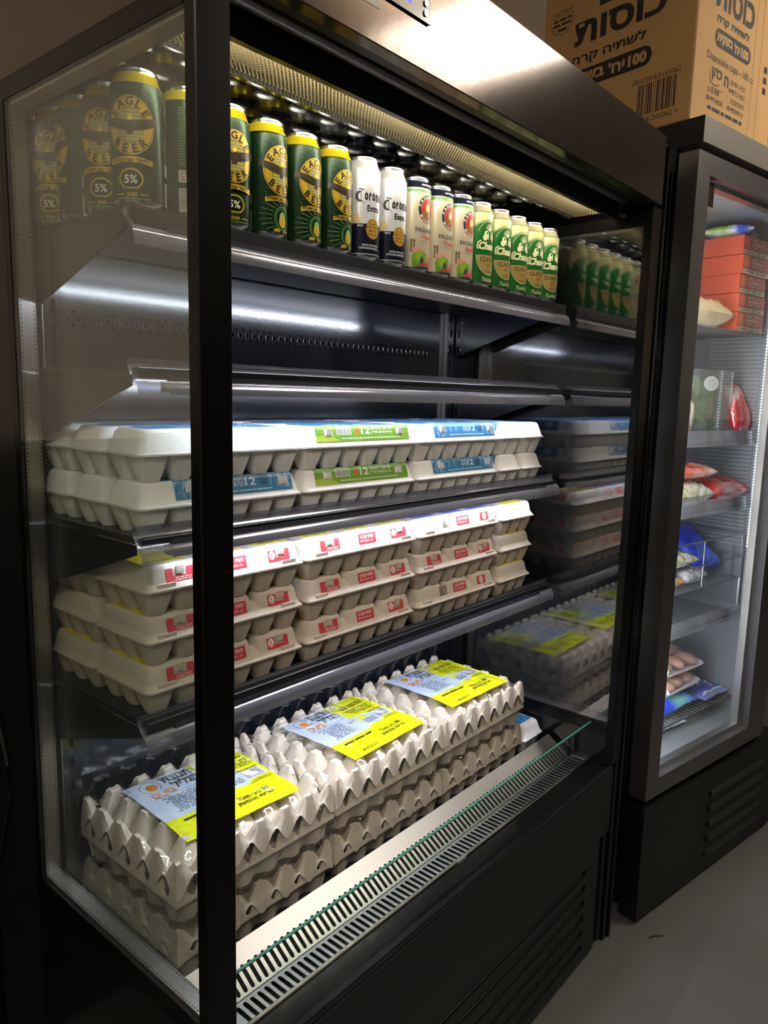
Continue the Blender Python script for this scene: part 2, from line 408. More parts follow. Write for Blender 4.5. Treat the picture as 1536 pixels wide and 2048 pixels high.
# inner back wall with perforated row and slotted uprights
HX0, HP, HN, HZ0, HZ1 = .0664, .0173, 56, 1.502, 1.526
HX1 = HX0 + HP * HN
bpn = MB().box(-0.02, 1.20, YB, YB + .02, 0.48, HZ0).box(-0.02, 1.20, YB, YB + .02, HZ1, 1.86).box(-0.02, HX0, YB, YB + .02, HZ0, HZ1).box(HX1, 1.20, YB, YB + .02, HZ0, HZ1)
rg = MB(); zc_ = (HZ0 + HZ1) / 2
for i in range(HN):          # a real round hole in each cell of the strip, opening into the dark rear duct
    cx = HX0 + (i + .5) * HP; inn = []; outr = []
    for k in range(16):
        a = 2 * PI * k / 16; ca, sa = math.cos(a), math.sin(a)
        inn.append((cx + .0034 * ca, zc_ + .0047 * sa)); q = min((HP / 2) / max(abs(ca), 1e-6), ((HZ1 - HZ0) / 2) / max(abs(sa), 1e-6)); outr.append((cx + q * ca, zc_ + q * sa))
    f0 = [(x, YB, z) for x, z in outr]; f1 = [(x, YB, z) for x, z in inn]; f2 = [(x, YB + .02, z) for x, z in inn]
    bpn.loft([f0, f1, f2], cap0=False, cap1=False)
    r0 = [(cx + .0044 * math.cos(2 * PI * k / 12), YB - .0001, zc_ + .0058 * math.sin(2 * PI * k / 12)) for k in range(12)]; r1 = [(cx + .0035 * math.cos(2 * PI * k / 12), YB - .0010, zc_ + .0048 * math.sin(2 * PI * k / 12)) for k in range(12)]
    rg.loft([r0, r1], cap0=False, cap1=False)
part('back_panel', bpn, NAVY, label='dark inner back wall with a row of round holes')
rp = part('perforation_rim', rg, SPACER); rp['kind'] = 'stuff'
for ux in (0.045, 1.11):
    um = MB().box(ux - .016, ux - .004, YB - .012, YB - .0005, 0.55, 1.80).box(ux + .004, ux + .016, YB - .012, YB - .0005, 0.55, 1.80)
    zz = [.55] + [z for k in range(30) for z in (.60 + k * .04, .62 + k * .04)] + [1.80]
    for k in range(0, len(zz), 2): um.box(ux - .004, ux + .004, YB - .012, YB - .010, zz[k], zz[k + 1])      # rungs; the slots between are open
    u = part('shelf_upright', um, NAVY)
    obj('edge_trim', MB().box(ux - .0175, ux - .016, YB - .0125, YB - .001, .55, 1.80).mesh('edge_trim', STEEL), u)
# double glazed sides
def side_glass(x_out, x_in, GLASS):
    lo, hi = min(x_out, x_in), max(x_out, x_in)
    g = part('glass_side', MB().box(x_out - .002, x_out + .002, 0.0205, 0.445, 0.613, 1.795), GLASS)
    obj('inner_pane', MB().box(x_in - .002, x_in + .002, 0.0205, 0.445, 0.613, 1.795).mesh('inner_pane', GLASS), g)
    sp = MB().box(lo + .003, hi - .003, 0.440, 0.4445, 0.617, 1.79).box(lo + .003, hi - .003, 0.022, 0.440, 0.6135, 0.618).box(lo + .003, hi - .003, 0.022, 0.440, 1.789, 1.7945)
    obj('spacer', sp.mesh('spacer', SPACER), g)
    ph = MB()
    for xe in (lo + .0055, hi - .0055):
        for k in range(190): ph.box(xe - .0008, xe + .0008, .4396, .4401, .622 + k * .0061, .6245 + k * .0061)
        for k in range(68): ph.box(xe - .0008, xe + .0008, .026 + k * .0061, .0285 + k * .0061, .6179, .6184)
    p = obj('hole_dark_dots', ph.mesh('hole_dark_dots', BLKM), g); p['kind'] = 'stuff'  # black dots stand in for the dark inside the spacer's holes
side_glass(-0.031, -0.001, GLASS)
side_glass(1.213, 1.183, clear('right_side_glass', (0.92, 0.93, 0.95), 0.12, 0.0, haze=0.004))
for x0, x1 in ((XL, 0.0), (1.182, 1.215)):
    part('glass_frame', MB().box(x0, x1, 0.0205, 0.46, 1.7955, 1.8215).box(x0, x1, 0.0205, 0.46, 0.580, 0.6125).box(x0, x1, 0.446, 0.46, .6125, 1.7955), FRAME)
    part('rear_side_panel', MB().box(x0, x1 - (.0 if x0 > 0 else .015), 0.461, 0.62, 0.02, 1.82), BLKM)
    part('base_side_panel', MB().box(x0, x1 - (.0 if x0 > 0 else .015), 0.0205, 0.4605, 0.02, 0.5795), BLK)
part('rear_panel', MB().box(-.018, 1.18, .60, .62, .02, 1.86), BLKM)
cab = [(-.040, .590, .92), (-.040, .562, .845), (-.040, .541, .779), (-.040, .545, .714), (-.040, .577, .627), (-.040, .60, .58)]
part('power_cable', MB().tube(cab, .005, 8), BLKM, smooth=60)
# shelves
prof = [(.0200, .0508), (.0245, .0460), (.0235, .0400), (.0170, .0300), (.0090, .0250), (.0035, .0200), (.0005, .0120), (.0, .0)]
def rail_mesh():
    outer = prof; inner = [(y + .0016, z) for y, z in prof]
    return MB().prism_x([(y, z) for y, z in outer] + [(y, z) for y, z in reversed(inner)], 0, RAIL_X).mesh('price_rail', RAILM, 60)
RM = rail_mesh()
LEDM4 = MB().prism_x([(.0065 * math.cos(2 * PI * i / 10), .0065 * math.sin(2 * PI * i / 10)) for i in range(10)], .06, 1.09).mesh('led_tube_bottom', emit('bottom_led', '#eef2ff', LED_SHELF * 1.9), 40)
LEDM = MB().prism_x([(.005 * math.cos(2 * PI * i / 10), .005 * math.sin(2 * PI * i / 10)) for i in range(10)], .06, 1.09).mesh('led_tube', TUBE, 40)
for i, (zs, zr) in enumerate(zip(ZS, ZR)):
    sh = part('shelf', MB().box(.006, 1.156, .19, .486, zs - .010, zs).box(.006, 1.156, .1855, .19, zr + .026, zs), mat('shelf_steel', '#14171d', 0.3), bev=.001)
    obj('price_rail', RM, sh, (0, .1765 if True else 0, zr), label='clear curved plastic price rail')
    obj('led_tube', LEDM4 if i == 3 else LEDM, sh, (0, .1905, zr + .0170), label='lit white tube light')
    obj('light_shield', MB().box(.05, 1.10, .1832, .1840, zr + .005, zr + .0300).mesh('light_shield', GLOWSH), sh)
    obj('led_cap', MB().box(.046, .058, .1845, .198, zr + .008, zr + .0255).mesh('led_cap', BLKM), sh); obj('led_cap', MB().box(1.092, 1.104, .1845, .198, zr + .008, zr + .0255).mesh('led_cap', BLKM), sh)
    for bx in (.0045, 1.128):
        br = MB().prism_x([(.20, zs - .0105), (.484, zs - .0105), (.484, zs - .116), (.47, zs - .114), (.215, zs - .029), (.20, zs - .024)], bx - .0015, bx + .0015)
        obj('bracket', br.mesh('bracket', NAVY), sh)
        for (y, z) in ((.468, zs - .03), (.468, zs - .10)):
            obj('rivet', MB().tube([(bx - .003, y, z), (bx + .003, y, z)], .0035, 8).mesh('rivet', STEEL), sh)
# base deck and stainless air grilles
part('base_deck', MB().box(0.002, 1.178, .172, .499, .488, .50), BLKM)
def slotted(name, n, per, x0, a, b, xa, xb, y_at):
    """strip between rows a..b (0..1 across) with n round-ended slots; y_at(x,t) maps across-position to 3D"""
    mb = MB(); K = 5
    def sec(xs):   # outline of one slot, clockwise: lower end arc then upper
        pts = []
        for k in range(K + 1): ang = PI + PI * k / K; pts.append((math.cos(ang), a, math.sin(ang)))
        for k in range(K + 1): ang = PI * k / K; pts.append((math.cos(ang), b, math.sin(ang)))
        return pts
    hw = per * .27
    rt = hw / ((Vector(y_at(0, 1)) - Vector(y_at(0, 0))).length)
    mb.add([y_at(xa, 0), y_at(x0, 0), y_at(x0, 1), y_at(xa, 1)], [(0, 1, 2, 3)])
    xe = x0 + n * per
    mb.add([y_at(xe, 0), y_at(xb, 0), y_at(xb, 1), y_at(xe, 1)], [(0, 1, 2, 3)])
    for i in range(n):
        c = x0 + (i + .5) * per; l, r = c - per / 2, c + per / 2
        S = [(c + hw * cx, t + rt * s) for cx, t, s in sec(0)]
        m = len(S); half = m // 2
        # outer ring points matched to the slot outline
        O = []
        for j, (x, t) in enumerate(S):
            if j < half: O.append((l + (r - l) * j / (half - 1), 0.0) if j not in (0,) else (l, 0.0))
            else: O.append((r - (r - l) * (j - half) / (half - 1), 1.0))
        vs = [y_at(x, t) for x, t in S] + [y_at(x, t) for x, t in O]
        fs = []
        for j in range(m):
            k = (j + 1) % m; fs.append((j, m + j, m + k, k))
        mb.add(vs, fs)
    me = mb.mesh(name, STEEL); return me
def solid(me, th):
    bm = bmesh.new(); bm.from_mesh(me); bmesh.ops.remove_doubles(bm, verts=bm.verts, dist=1e-5)
    bmesh.ops.recalc_face_normals(bm, faces=bm.faces); bmesh.ops.solidify(bm, geom=bm.faces[:], thickness=th); bm.to_mesh(me); bm.free(); return me
NS = 78; PER = .01375; GX0 = .085
def slope_pt(x, t): return (x, .111 + .060 * t, .4995 + .040 * t)
obj('slope_grille', solid(slotted('slope_grille', NS, PER, GX0, .10, .52, .02, 1.168, slope_pt), .0012), chiller, label='stainless sloped air grille with upright slots')
def flat_pt(x, t): return (x, .066 + .044 * t, .4985)
obj('return_air_grille', solid(slotted('return_air_grille', NS, PER, GX0, .16, .80, .02, 1.195, flat_pt), .0012), chiller, label='stainless flat air grille with slots')
part('grille_well', MB().box(.02, 1.178, .068, .17, .40, .41).box(.02, 1.178, .068, .07, .41, .497).box(.02, 1.178, .168, .17, .41, .535), BLKM)
part('glass_channel', MB().box(.02, 1.20, .0585, .0655, .494, .507), mat('bright_steel', '#d9d7d2', 0.2, 1.0), bev=.001)
lip = part('front_glass', MB().box(.03, 1.193, .0605, .0650, .507, .6015), LIPGLASS)
obj('polished_edge', MB().box(.03, 1.193, .0603, .0652, .6015, .6035).mesh('polished_edge', GREENEDGE), lip, label='green top edge of the glass')
part('corner_bracket', MB().box(1.1935, 1.196, .045, .10, .507, .60).box(1.165, 1.1935, .098, .0995, .507, .56).box(1.165, 1.1935, .066, .098, .5035, .505), STEEL, bev=.0004)
part('glass_clip', MB().box(.598, .622, .056, .060, .497, .508).box(.603, .617, .050, .056, .488, .499).tube([(.606, .0495, .489), (.606, .0465, .489)], .004, 10), clear('clip_plastic', (.9, .9, .9), .12, .1, haze=.25))
part('base_top_strip', MB().box(-.018, 1.205, .006, .0585, .490, .5024), BLK, bev=.0015)
part('base_front_panel', MB().box(-.018, 1.205, .004, .012, .3195, .4898), mat('base_black', '#0c0d0d', 0.42), bev=.0008)
vp = MB(); VX0, VX1 = .33, 1.087; hs = .0085; zc = (.26, .2195, .1785, .137, .0955, .056)
cur = 0.0; edges = []
for z in sorted(zc): edges += [z - hs, z + hs]
zz = [0.012] + edges + [.3185]
for k in range(0, len(zz), 2): vp.box(VX0, VX1, .006, .011, zz[k], zz[k + 1])
vp.box(-.018, VX0, .006, .011, .012, .3185).box(VX1, 1.157, .006, .011, .012, .3185)
vpo = part('vent_panel', vp, mat('base_black', '#0c0d0d', 0.42))
vl = MB()
for z in zc: obj('vent_slat', MB().prism_x([(.0112, z - hs), (.0122, z - hs), (.030, z + hs * .4), (.029, z + hs * .6)], VX0, VX1).mesh('vent_slat', BLKM), vpo)
part('plinth', MB().box(-.018, 1.157, .034, .05, .0, .47).box(1.150, 1.157, .0112, .034, .0, .3185), BLKM)
part('plinth_side', MB().box(1.189, 1.207, .010, .40, .012, .3185), BLKM)
# controller and sticker on the header
dp = part('controller', MB().box(.244, .337, -.0125, -.0095, 1.897, 1.936), mat('panel_black', '#0d0d10', 0.15), bev=.001)
a = Art()
for (x, y) in ((.276, .005), (.288, .006)):
    a.rect(x, y + .002, x + .002, y + .012, '#1a2cff').rect(x + .006, y + .012, x + .008, y + .022, '#1a2cff').rect(x, y, x + .008, y + .002, '#1a2cff').rect(x, y + .011, x + .008, y + .013, '#1a2cff').rect(x, y + .022, x + .008, y + .024, '#1a2cff')
dme = a.mesh('digits', lambda u, v, l: (u, -.0126 - l, 1.903 + v)); dme.materials[0] = emit('blue_digit', '#2030ff', 4.0)
obj('digits', dme, dp, label='blue glowing display digits')
for k in range(2): obj('button', MB().tube([(.325, -.0125, 1.908 + k * .012), (.325, -.0145, 1.908 + k * .012)], .004, 10).mesh('button', ALU), dp)
st = part('sticker', MB().box(.200, .236, -.0096, -.0091, 1.881, 1.91), paint('#d9d2c2'))
obj('sticker_print', Art().small(.216, 1.8885, .232, 1.9, 1, '#3a3734', 4, False, .7).mesh('sticker_print', lambda u, v, l: (u, -.0098 - l, v)), st)

# ------------------------------------------------------------------ beer cans
RC = .033
def wrap(r=RC):
    return lambda u, v, l: ((r + l + .00015) * math.sin(u / r), -(r + l + .00015) * math.cos(u / r), v)
def can_meshes(key, body, neck, neck2, zsplit, lower=None, zlow=0):
    prof = [(.0245, 0), (.0262, .0015), (.0295, .0060), (.0328, .0105), (RC, .0120)]
    mis = [2, 2, 2, 0]
    zs = [z for z in ((zlow,) if lower else ()) if z]
    for z in zs: prof.append((RC, z)); mis.append(3)
    prof += [(RC, zsplit), (RC, .1470), (.0325, .1485), (.0300, .1540), (.0275, .1600), (.0268, .1630), (.0276, .1650), (.0276, .1680), (.0262, .1680), (.0250, .1640)]
    while len(mis) < len(prof) - 1:
        k = len(mis); za, zb = prof[k][1], prof[k + 1][1]
        if zb <= zsplit + 1e-6: mis.append(0)
        elif za < .1629: mis.append(1)
        else: mis.append(2)
    mats = [paint(body, .28, .35), paint(neck, .25, .45), ALU, paint(lower or body, .25, .3)]
    me = MB().lathe(prof, 36, mis=mis, cap0=True, cap1=False).mesh('can_body_' + key, mats, 50)
    return me
LID = MB().lathe([(.0250, .1640), (.0240, .1618), (.0225, .1625), (.0, .1625)], 24, cap0=False, cap1=False).mesh('can_lid', ALU, 40)
tb = MB().prism_z(rrect(.011, .021, .005, 3), .1632, .1642).tube([(0, 0, .1625), (0, 0, .1650)], .0025, 8)
TAB = tb.mesh('can_tab', ALU)

def eagle_art():
    a = Art(); Y = '#c9a82a'; D = '#15130c'; G2 = '#3f7a3c'
    for side in (0, 1):
        cx = 0.0 if side == 0 else PI * RC
        cz = .098
        # light-green scratch pattern round the medallion
        rn = random.Random(5 + side)
        for k in range(26):
            t = rn.uniform(0, 2 * PI); q = rn.uniform(.034, .043); L = rn.uniform(.003, .009); th = t + rn.uniform(.6, 1.4)
            x, y = cx + q * .93 * math.cos(t), cz + q * 1.1 * math.sin(t)
            a.line([(x, y), (x + L * math.cos(th), y + L * math.sin(th))], .0006, G2)
        a.ell(cx, cz, .0300, .0362, D).ell(cx, cz, .0290, .0350, Y).ring(cx, cz, .0275, .0335, .0006, D)
        a.ell(cx, cz, .0165, .0215, D).ell(cx, cz, .0160, .0208, '#8f8648')
        for k in range(9): a.rect(cx - .0135, cz - .017 + k * .0042, cx + .0135, cz - .0162 + k * .0042, '#c8bb7a')
        a.arc('EAGLE', cx, cz, .0222, .0277, PI * .90, PI * .10, .0105, D, .035)
        a.arc('BEER', cx, cz, .0222, .0277, PI * 1.17, PI * 1.83, .0105, D, .035, flip=True)
        # spread wings
        for sg in (-1, 1):
            a.poly([(cx + sg * .001, cz + .004), (cx + sg * .012, cz + .0075), (cx + sg * .024, cz + .0100), (cx + sg * .0375, cz + .0125), (cx + sg * .036, cz + .0085),
                    (cx + sg * .0385, cz + .0070), (cx + sg * .034, cz + .0050), (cx + sg * .0355, cz + .0025), (cx + sg * .028, cz + .0015), (cx + sg * .018, cz - .0035), (cx + sg * .006, cz - .0065), (cx, cz - .004)], '#2b2015')
            for k in range(6): a.line([(cx + sg * (.010 + k * .0045), cz + .0065 + k * .0006), (cx + sg * (.0125 + k * .0045), cz - .0015 + k * .0012)], .0006, '#6d5a33')
        a.poly([(cx - .004, cz - .010), (cx + .002, cz - .012), (cx + .006, cz - .004), (cx + .005, cz + .006), (cx, cz + .008), (cx - .003, cz + .002)], '#3a2c1a')
        a.ell(cx + .0005, cz + .0085, .003, .003, '#e8c93a')
        # ribbon
        zb = .0545
        a.poly([(cx - .027, zb - .004), (cx - .014, zb - .0015), (cx, zb - .0008), (cx + .014, zb - .0015), (cx + .027, zb - .004), (cx + .027, zb + .0045), (cx + .014, zb + .0070), (cx, zb + .0078), (cx - .014, zb + .0070), (cx - .027, zb + .0045)], D)
        a.poly([(cx - .0262, zb - .0030), (cx - .014, zb - .0007), (cx, zb), (cx + .014, zb - .0007), (cx + .0262, zb - .0030), (cx + .0262, zb + .0038), (cx + .014, zb + .0062), (cx, zb + .0070), (cx - .014, zb + .0062), (cx - .0262, zb + .0038)], Y)
        if side == 0: a.text('PREMIUM LAGER', cx - .0235, zb + .0003, cx + .0235, zb + .0052, D, .02)
        else: a.text(heb('לאגר פרימיום'), cx - .0215, zb + .0003, cx + .0215, zb + .0052, D, .03)
        # lower panel
        if side == 0:
            a.ring(cx + .002, .031, .0145, .0165, .0008, '#77b56a').ring(cx + .002, .031, .0120, .0138, .0005, '#77b56a').ell(cx + .002, .031, .0062, .0090, '#77b56a').ell(cx + .002, .0265, .0070, .0085, Y)
            for k in range(9):
                t = PI * (.55 + k * .10); a.line([(cx + .016 * math.cos(t), .031 + .018 * math.sin(t)), (cx + .036 * math.cos(t), .031 + .026 * math.sin(t))], .0004, '#9cc98f')
            a.text('500', cx + .002, .0105, cx + .014, .0150, Y, .02).ell(cx - .008, .0130, .0055, .0026, Y)
        else:
            a.ring(cx, .0345, .0145, .0130, .0022, Y).rect(cx - .006, .0200, cx + .006, .0255, '#1e4a26').text('5%', cx - .0075, .029, cx + .0075, .0395, '#f0ead2', .02)
            a.small(cx - .008, .0225, cx + .008, .0260, 1, Y, 2).text('500', cx - .005, .0135, cx + .007, .0185, Y, .03).small(cx - .020, .0145, cx - .007, .0180, 1, Y, 8).small(cx + .009, .0145, cx + .020, .0180, 1, Y, 9)
            a.small(cx - .022, .0100, cx + .022, .0125, 1, '#8cb878', 3)
            for k in range(7): a.line([(cx - .030, .0165 + k * .0030), (cx - .014, .0160 + k * .0034)], .0006, '#5f9a52')
    # barcode panel between the two faces
    bx = -PI * RC / 2
    a.rect(bx - .0050, .009, bx + .0050, .0380, '#d8c9bd').barcode(bx - .0042, .0100, bx + .0042, .0370, seed=4, horiz=True)
    a.rect(bx - .0050, .046, bx + .0050, .061, '#d8c9bd').small(bx - .0042, .047, bx + .0042, .060, 5, '#4a4038', 6)
    a.small(bx - .005, .066, bx + .005, .140, 22, '#5f8a52', 7)
    return a.mesh('can_print_eagle', wrap(), .0045, rough=.3, metal={'#c9a82a': .3})
def corona_art():
    a = Art(); K = '#0c0d12'; G = '#b98f35'
    # blackletter-style wordmark built from heavy strokes
    cz = .1035
    a.ell(-.0215, cz, .0075, .0092, K, 20, PI * .38, PI * 1.72).ell(-.0188, cz, .0052, .0066, '#dcdfe6', 18)
    a.line([(-.0240, cz + .0105), (-.0215, cz + .0125), (-.0170, cz + .0100), (-.0150, cz + .0118)], .0022, K).line([(-.0195, cz + .0085), (-.0195, cz - .0085)], .0012, K).line([(-.0165, cz - .0080), (-.0140, cz - .0120)], .0010, K)
    x = -.0135
    for ch, wd in (('o', .0078), ('r', .0058), ('o', .0078), ('n', .0082), ('a', .0075)):
        a.text(ch, x, cz - .0062, x + wd - .001, cz + .0062, K, .06); x += wd
        a.poly([(x - wd * .62, cz + .0078), (x - wd * .46, cz + .0060), (x - wd * .62, cz + .0042), (x - wd * .78, cz + .0060)], K)
    a.text('Extra', -.0085, .0800, .0155, .0905, K, .035)
    for x in (-.030, -.024, .024, .030):
        a.poly([(x - .004, .062), (x + .004, .062), (x + .0045, .069), (x + .001, .073), (x - .001, .079), (x - .004, .072)], '#d9c48c')
    a.ring(.004, .0655, .0085, .0085, .0006, '#d9c48c').ring(.004, .0655, .0060, .0060, .0005, '#d9c48c')
    a.ell(.003, .0520, .0138, .0165, '#141b30').ell(.003, .0520, .0132, .0158, G).ring(.003, .0520, .0118, .0142, .0005, '#5b4312')
    for k, t in enumerate(('LA', 'CERVEZA', 'MAS', 'FINA')):
        wd = .004 + .0013 * len(t); a.text(t, .003 - wd, .0585 - k * .0056, .003 + wd, .0622 - k * .0056, '#4a3610', .02)
    a.text('SINCE', -.0250, .0550, -.0150, .0585, '#c9ccd4', .02)
    a.text('BREWED UNDER LICENSE', -.0165, .0240, .0150, .0272, '#c9ccd4', .02).text('CERVECERIA MODELO', -.0225, .0190, .0150, .0224, '#c9ccd4', .02)
    return a.mesh('can_print_corona', wrap(), .0045, rough=.3)
def paulaner_art():
    a = Art(); N = '#1d2030'; rn = random.Random(3)
    for k in range(60):
        u = -PI * RC + 2 * PI * RC * k / 60; h = rn.uniform(.0015, .0045)
        a.poly([(u - .002, .1465), (u + .002, .1465), (u + .0022, .1450 - h * .5), (u, .1455 - h * 1.6), (u - .002, .1448 - h * .4)], '#5f9a33')
    a.text('IMPORTED', -.0130, .1527, .0130, .1558, '#d9dce2', .02)
    cz = .1130
    a.ell(.002, cz, .0215, .0262, '#c9b68a').ell(.002, cz, .0208, .0254, N).ring(.002, cz, .0152, .0196, .0006, '#c9b68a').ell(.002, cz, .0146, .0190, '#b3202c')
    a.arc('PAULANER', .002, cz, .0178, .0226, PI * .98, PI * .02, .0052, '#e4dcc6', .03)
    a.arc('MUNCHEN', .002, cz, .0178, .0226, PI * 1.14, PI * 1.86, .0050, '#e4dcc6', .03, flip=True)
    # portrait: a hooded head in gold on red
    a.poly([(-.008, cz - .0150), (.011, cz - .0150), (.0115, cz - .007), (.0080, cz - .0020), (.0085, cz + .0060), (.0055, cz + .0115), (-.0005, cz + .0125), (-.0045, cz + .0085), (-.0055, cz), (-.0085, cz - .0060)], '#7a5a24')
    a.poly([(-.003, cz - .0035), (.0035, cz - .0050), (.0070, cz - .0010), (.0062, cz + .0070), (.0010, cz + .0090), (-.0030, cz + .0050)], '#d8b57a')
    a.line([(-.0005, cz + .0035), (.0015, cz + .0035)], .0010, N).line([(.0035, cz + .0035), (.0052, cz + .0035)], .0010, N).line([(.0005, cz - .0015), (.0040, cz - .0015)], .0009, '#8a2a22')
    a.text('PAULANER', -.0235, .0720, .0205, .0800, N, .01).text('Weissbier', -.0125, .0605, .0155, .0690, '#c6484c', .02, .25)
    a.text('Naturtrub', -.0125, .0545, .0125, .0575, '#6d675c', .0, .25)
    # beer-garden picture: towers, pink roof, tree, red tables
    for x in (-.0305, -.0255): a.rect(x - .0018, .036, x + .0018, .056, '#7a6a48').ell(x, .0565, .0018, .0028, '#4f4a3a', 10)
    a.poly([(-.029, .0340), (-.006, .0340), (-.0085, .0450), (-.0260, .0450)], '#d58a86').rect(-.027, .024, -.008, .034, '#d9c7a6')
    for (x, y, rx, ry, c) in ((-.021, .025, .0085, .0110, '#6f9b26'), (-.014, .030, .0080, .0100, '#86ad35'), (-.006, .027, .0055, .0100, '#6f9b26'), (-.0235, .0155, .0050, .0050, '#5c8424')): a.ell(x, y, rx, ry, c, 14)
    a.ell(-.010, .0215, .0040, .0075, '#4a4642', 12).rect(-.0145, .0125, -.0035, .0165, '#c23438').rect(-.004, .0140, .010, .0190, '#c9474b')
    a.poly([(.004, .0110), (.010, .0110), (.0088, .0300), (.0052, .0300)], '#d65a6d')
    a.small(-.020, .0045 + .006, .010, .0140, 1, '#7a6a4a', 3)
    for x in (-.012, -.006, .002): a.line([(x, .0125), (x + .002, .0065 + .006)], .0007, '#8a6a3a')
    return a.mesh('can_print_paulaner', wrap(), .0045, rough=.32)
def chang_art():
    a = Art(); G = '#1f6e2a'; C = '#ddd6b0'; g = '#b79a5a'
    # cream shoulder above a green arch
    vs = []; n = 36
    top = .1475; pts = [(-PI * RC + 2 * PI * RC * i / n, .0980 + .0360 * abs(math.cos(-PI + 2 * PI * i / n)) ** .5) for i in range(n + 1)]
    for i in range(n): a.poly([pts[i], pts[i + 1], (pts[i + 1][0], top), (pts[i][0], top)], '#cdbf83')
    for i in range(n): a.line([(pts[i][0], pts[i][1] - .0015), (pts[i + 1][0], pts[i + 1][1] - .0015)], .0009, C)
    for i in range(n): a.line([(pts[i][0], pts[i][1] - .0035), (pts[i + 1][0], pts[i + 1][1] - .0035)], .0005, C)
    a.arc('PRODUCT OF THAILAND', .0, .1040, .0270, .0270, PI * .93, PI * .07, .0026, C, .02)
    # fan above two facing elephants
    for k in range(11):
        t = PI * (.12 + .076 * k); a.line([(.0, .112), (.012 * math.cos(t), .112 + .0145 * math.sin(t))], .0008, C)
    for sg in (-1, 1):
        a.ell(sg * .0085, .1055, .0055, .0068, C, 14).ell(sg * .0115, .0985, .0055, .0060, C, 14).ell(sg * .0070, .1075, .0022, .0030, G, 10)
        a.poly([(sg * .0040, .1070), (sg * .0060, .1020), (sg * .0045, .0960), (sg * .0020, .0950), (sg * .0030, .0985), (sg * .0025, .1030)], C)
    a.text('Chang', -.0255, .0705, .0235, .0905, C, .045, .22)
    a.line([(-.0255, .0760), (-.0285, .0800), (-.0265, .0890), (-.0205, .0925)], .0030, C)
    # gold half-medallion
    cz = .0640
    a.ell(0, cz, .0300, .0385, '#e7e0bf', 26, PI, 2 * PI).ell(0, cz - .0004, .0290, .0370, G, 26, PI, 2 * PI).ell(0, cz - .0004, .0283, .0360, g, 26, PI, 2 * PI)
    a.text('CLASSIC', -.0215, .0520, .0215, .0605, '#2b2a18', .015)
    a.text('BEER', -.0060, .0430, .0060, .0468, '#4d4322', .01).ring(0, .0375, .0040, .0035, .0006, '#6b5c30').small(-.010, .0300, .010, .0335, 1, '#4d4322', 3)
    a.text('Thailand', -.0165, .0120, .0150, .0205, C, .0, .4)
    return a.mesh('can_print_chang', wrap(), .0045, rough=.3, metal={'#b79a5a': .4, '#cdbf83': .3})
CANS = {
    'eagle': (can_meshes('eagle', '#12331a', '#e6d21c', None, .1490), eagle_art(), 'dark green eagle beer can'),
    'corona': (can_meshes('corona', '#dcdfe6', '#e4e6ec', None, .1490, '#141b30', .0600), corona_art(), 'white and navy beer can'),
    'paulaner': (can_meshes('paulaner', '#d6cbb3', '#20283f', None, .1490), paulaner_art(), 'cream beer can with red roundel'),
    'chang': (can_meshes('chang', '#1f6e2a', '#cfc7a0', None, .1490), chang_art(), 'bright green and gold beer can'),
}
ROWY = (.2268, .2970, .3672, .4374)
KINDS = ['eagle'] * 6 + ['corona'] * 2 + ['paulaner'] * 3 + ['chang'] * 5
GRP = {'eagle': 'dark green eagle beer cans on the top shelf', 'corona': 'white and navy beer cans on the top shelf', 'paulaner': 'cream roundel beer cans on the top shelf', 'chang': 'bright green elephant beer cans on the top shelf'}
rc = random.Random(11)
for r, y in enumerate(ROWY):
    for n, k in enumerate(KINDS):
        body, art, lab = CANS[k]
        x = .0378 + n * .0714
        first = KINDS.index(k); cnt = KINDS.count(k)
        pos = n - first
        if k == 'eagle': where = ('against the glass side', 'second from the glass', 'third from the glass', 'third from the white cans', 'second from the white cans', 'touching the white cans')[pos]
        elif k == 'corona': where = ('beside the eagle cans', 'beside the cream cans')[pos]
        elif k == 'paulaner': where = ('beside the white cans', 'between cream cans', 'beside green cans')[pos]
        else: where = ('beside the cream cans', 'second from the cream cans', 'third from the cream cans', 'second from the shelf end', 'at the shelf end')[pos]
        rowt = ('front row', 'second row', 'third row', 'back row')[r]
        rz = {'eagle': (-.80 + PI if n == 0 else (.9 if n == 1 else (PI - .35 if n == 2 else (.08 if r == 0 else rc.uniform(-.5, .5)))))}.get(k, (.16 if k == 'chang' else .02))
        if k == 'eagle' and n == 0 and r: rz = (-.80 + PI) + rc.uniform(-.35, .35) if r != 2 else 1.2
        if k == 'corona': rz = -.25
        if k == 'paulaner': rz = -.02
        if k == 'chang': rz = -.08 - .06 * pos
        if r and k != 'eagle': rz += rc.uniform(-.6, .6)
        t = thing('beer_can', '%s, %s, %s' % (lab, rowt, where), 'can', (x, y, ZS[0] + .0004), rz, GRP[k])
        obj('can_body', body, t); obj('lid', LID, t); obj('pull_tab', TAB, t); obj('printed_label', art, t)

# ------------------------------------------------------------------ egg cartons
def carton_base(nx, ny, cx, cy, h=.037):
    """hinged pulp carton bottom: rows of tapered cups hanging from a flange"""
    mb = MB(); W, D = nx * cx, ny * cy
    for j in range(ny):
        for i in range(nx):
            ox, oy = (i - (nx - 1) / 2) * cx, (j - (ny - 1) / 2) * cy
            rings = []
            for z, s, rr in ((0, .55, .009), (.004, .63, .010), (h * .55, .83, .010), (h, .985, .008)):
                rings.append([(x, y, z) for x, y in rrect(cx * s, cy * s, rr, 3, ox, oy)])
            mb.loft(rings, cap1=False)
    rn = random.Random(nx * 10 + ny)
    fl = rrect(W + .0085, D + .0085, .010, 5)
    def jig(k): return rn.uniform(-.0005, .0005)
    lo = [(x + jig(0), y + jig(0), h - .0010 + jig(0) * .5) for x, y in fl]; hi = [(x, y, z + .0022) for x, y, z in lo]
    mb.loft([lo, hi])
    return mb
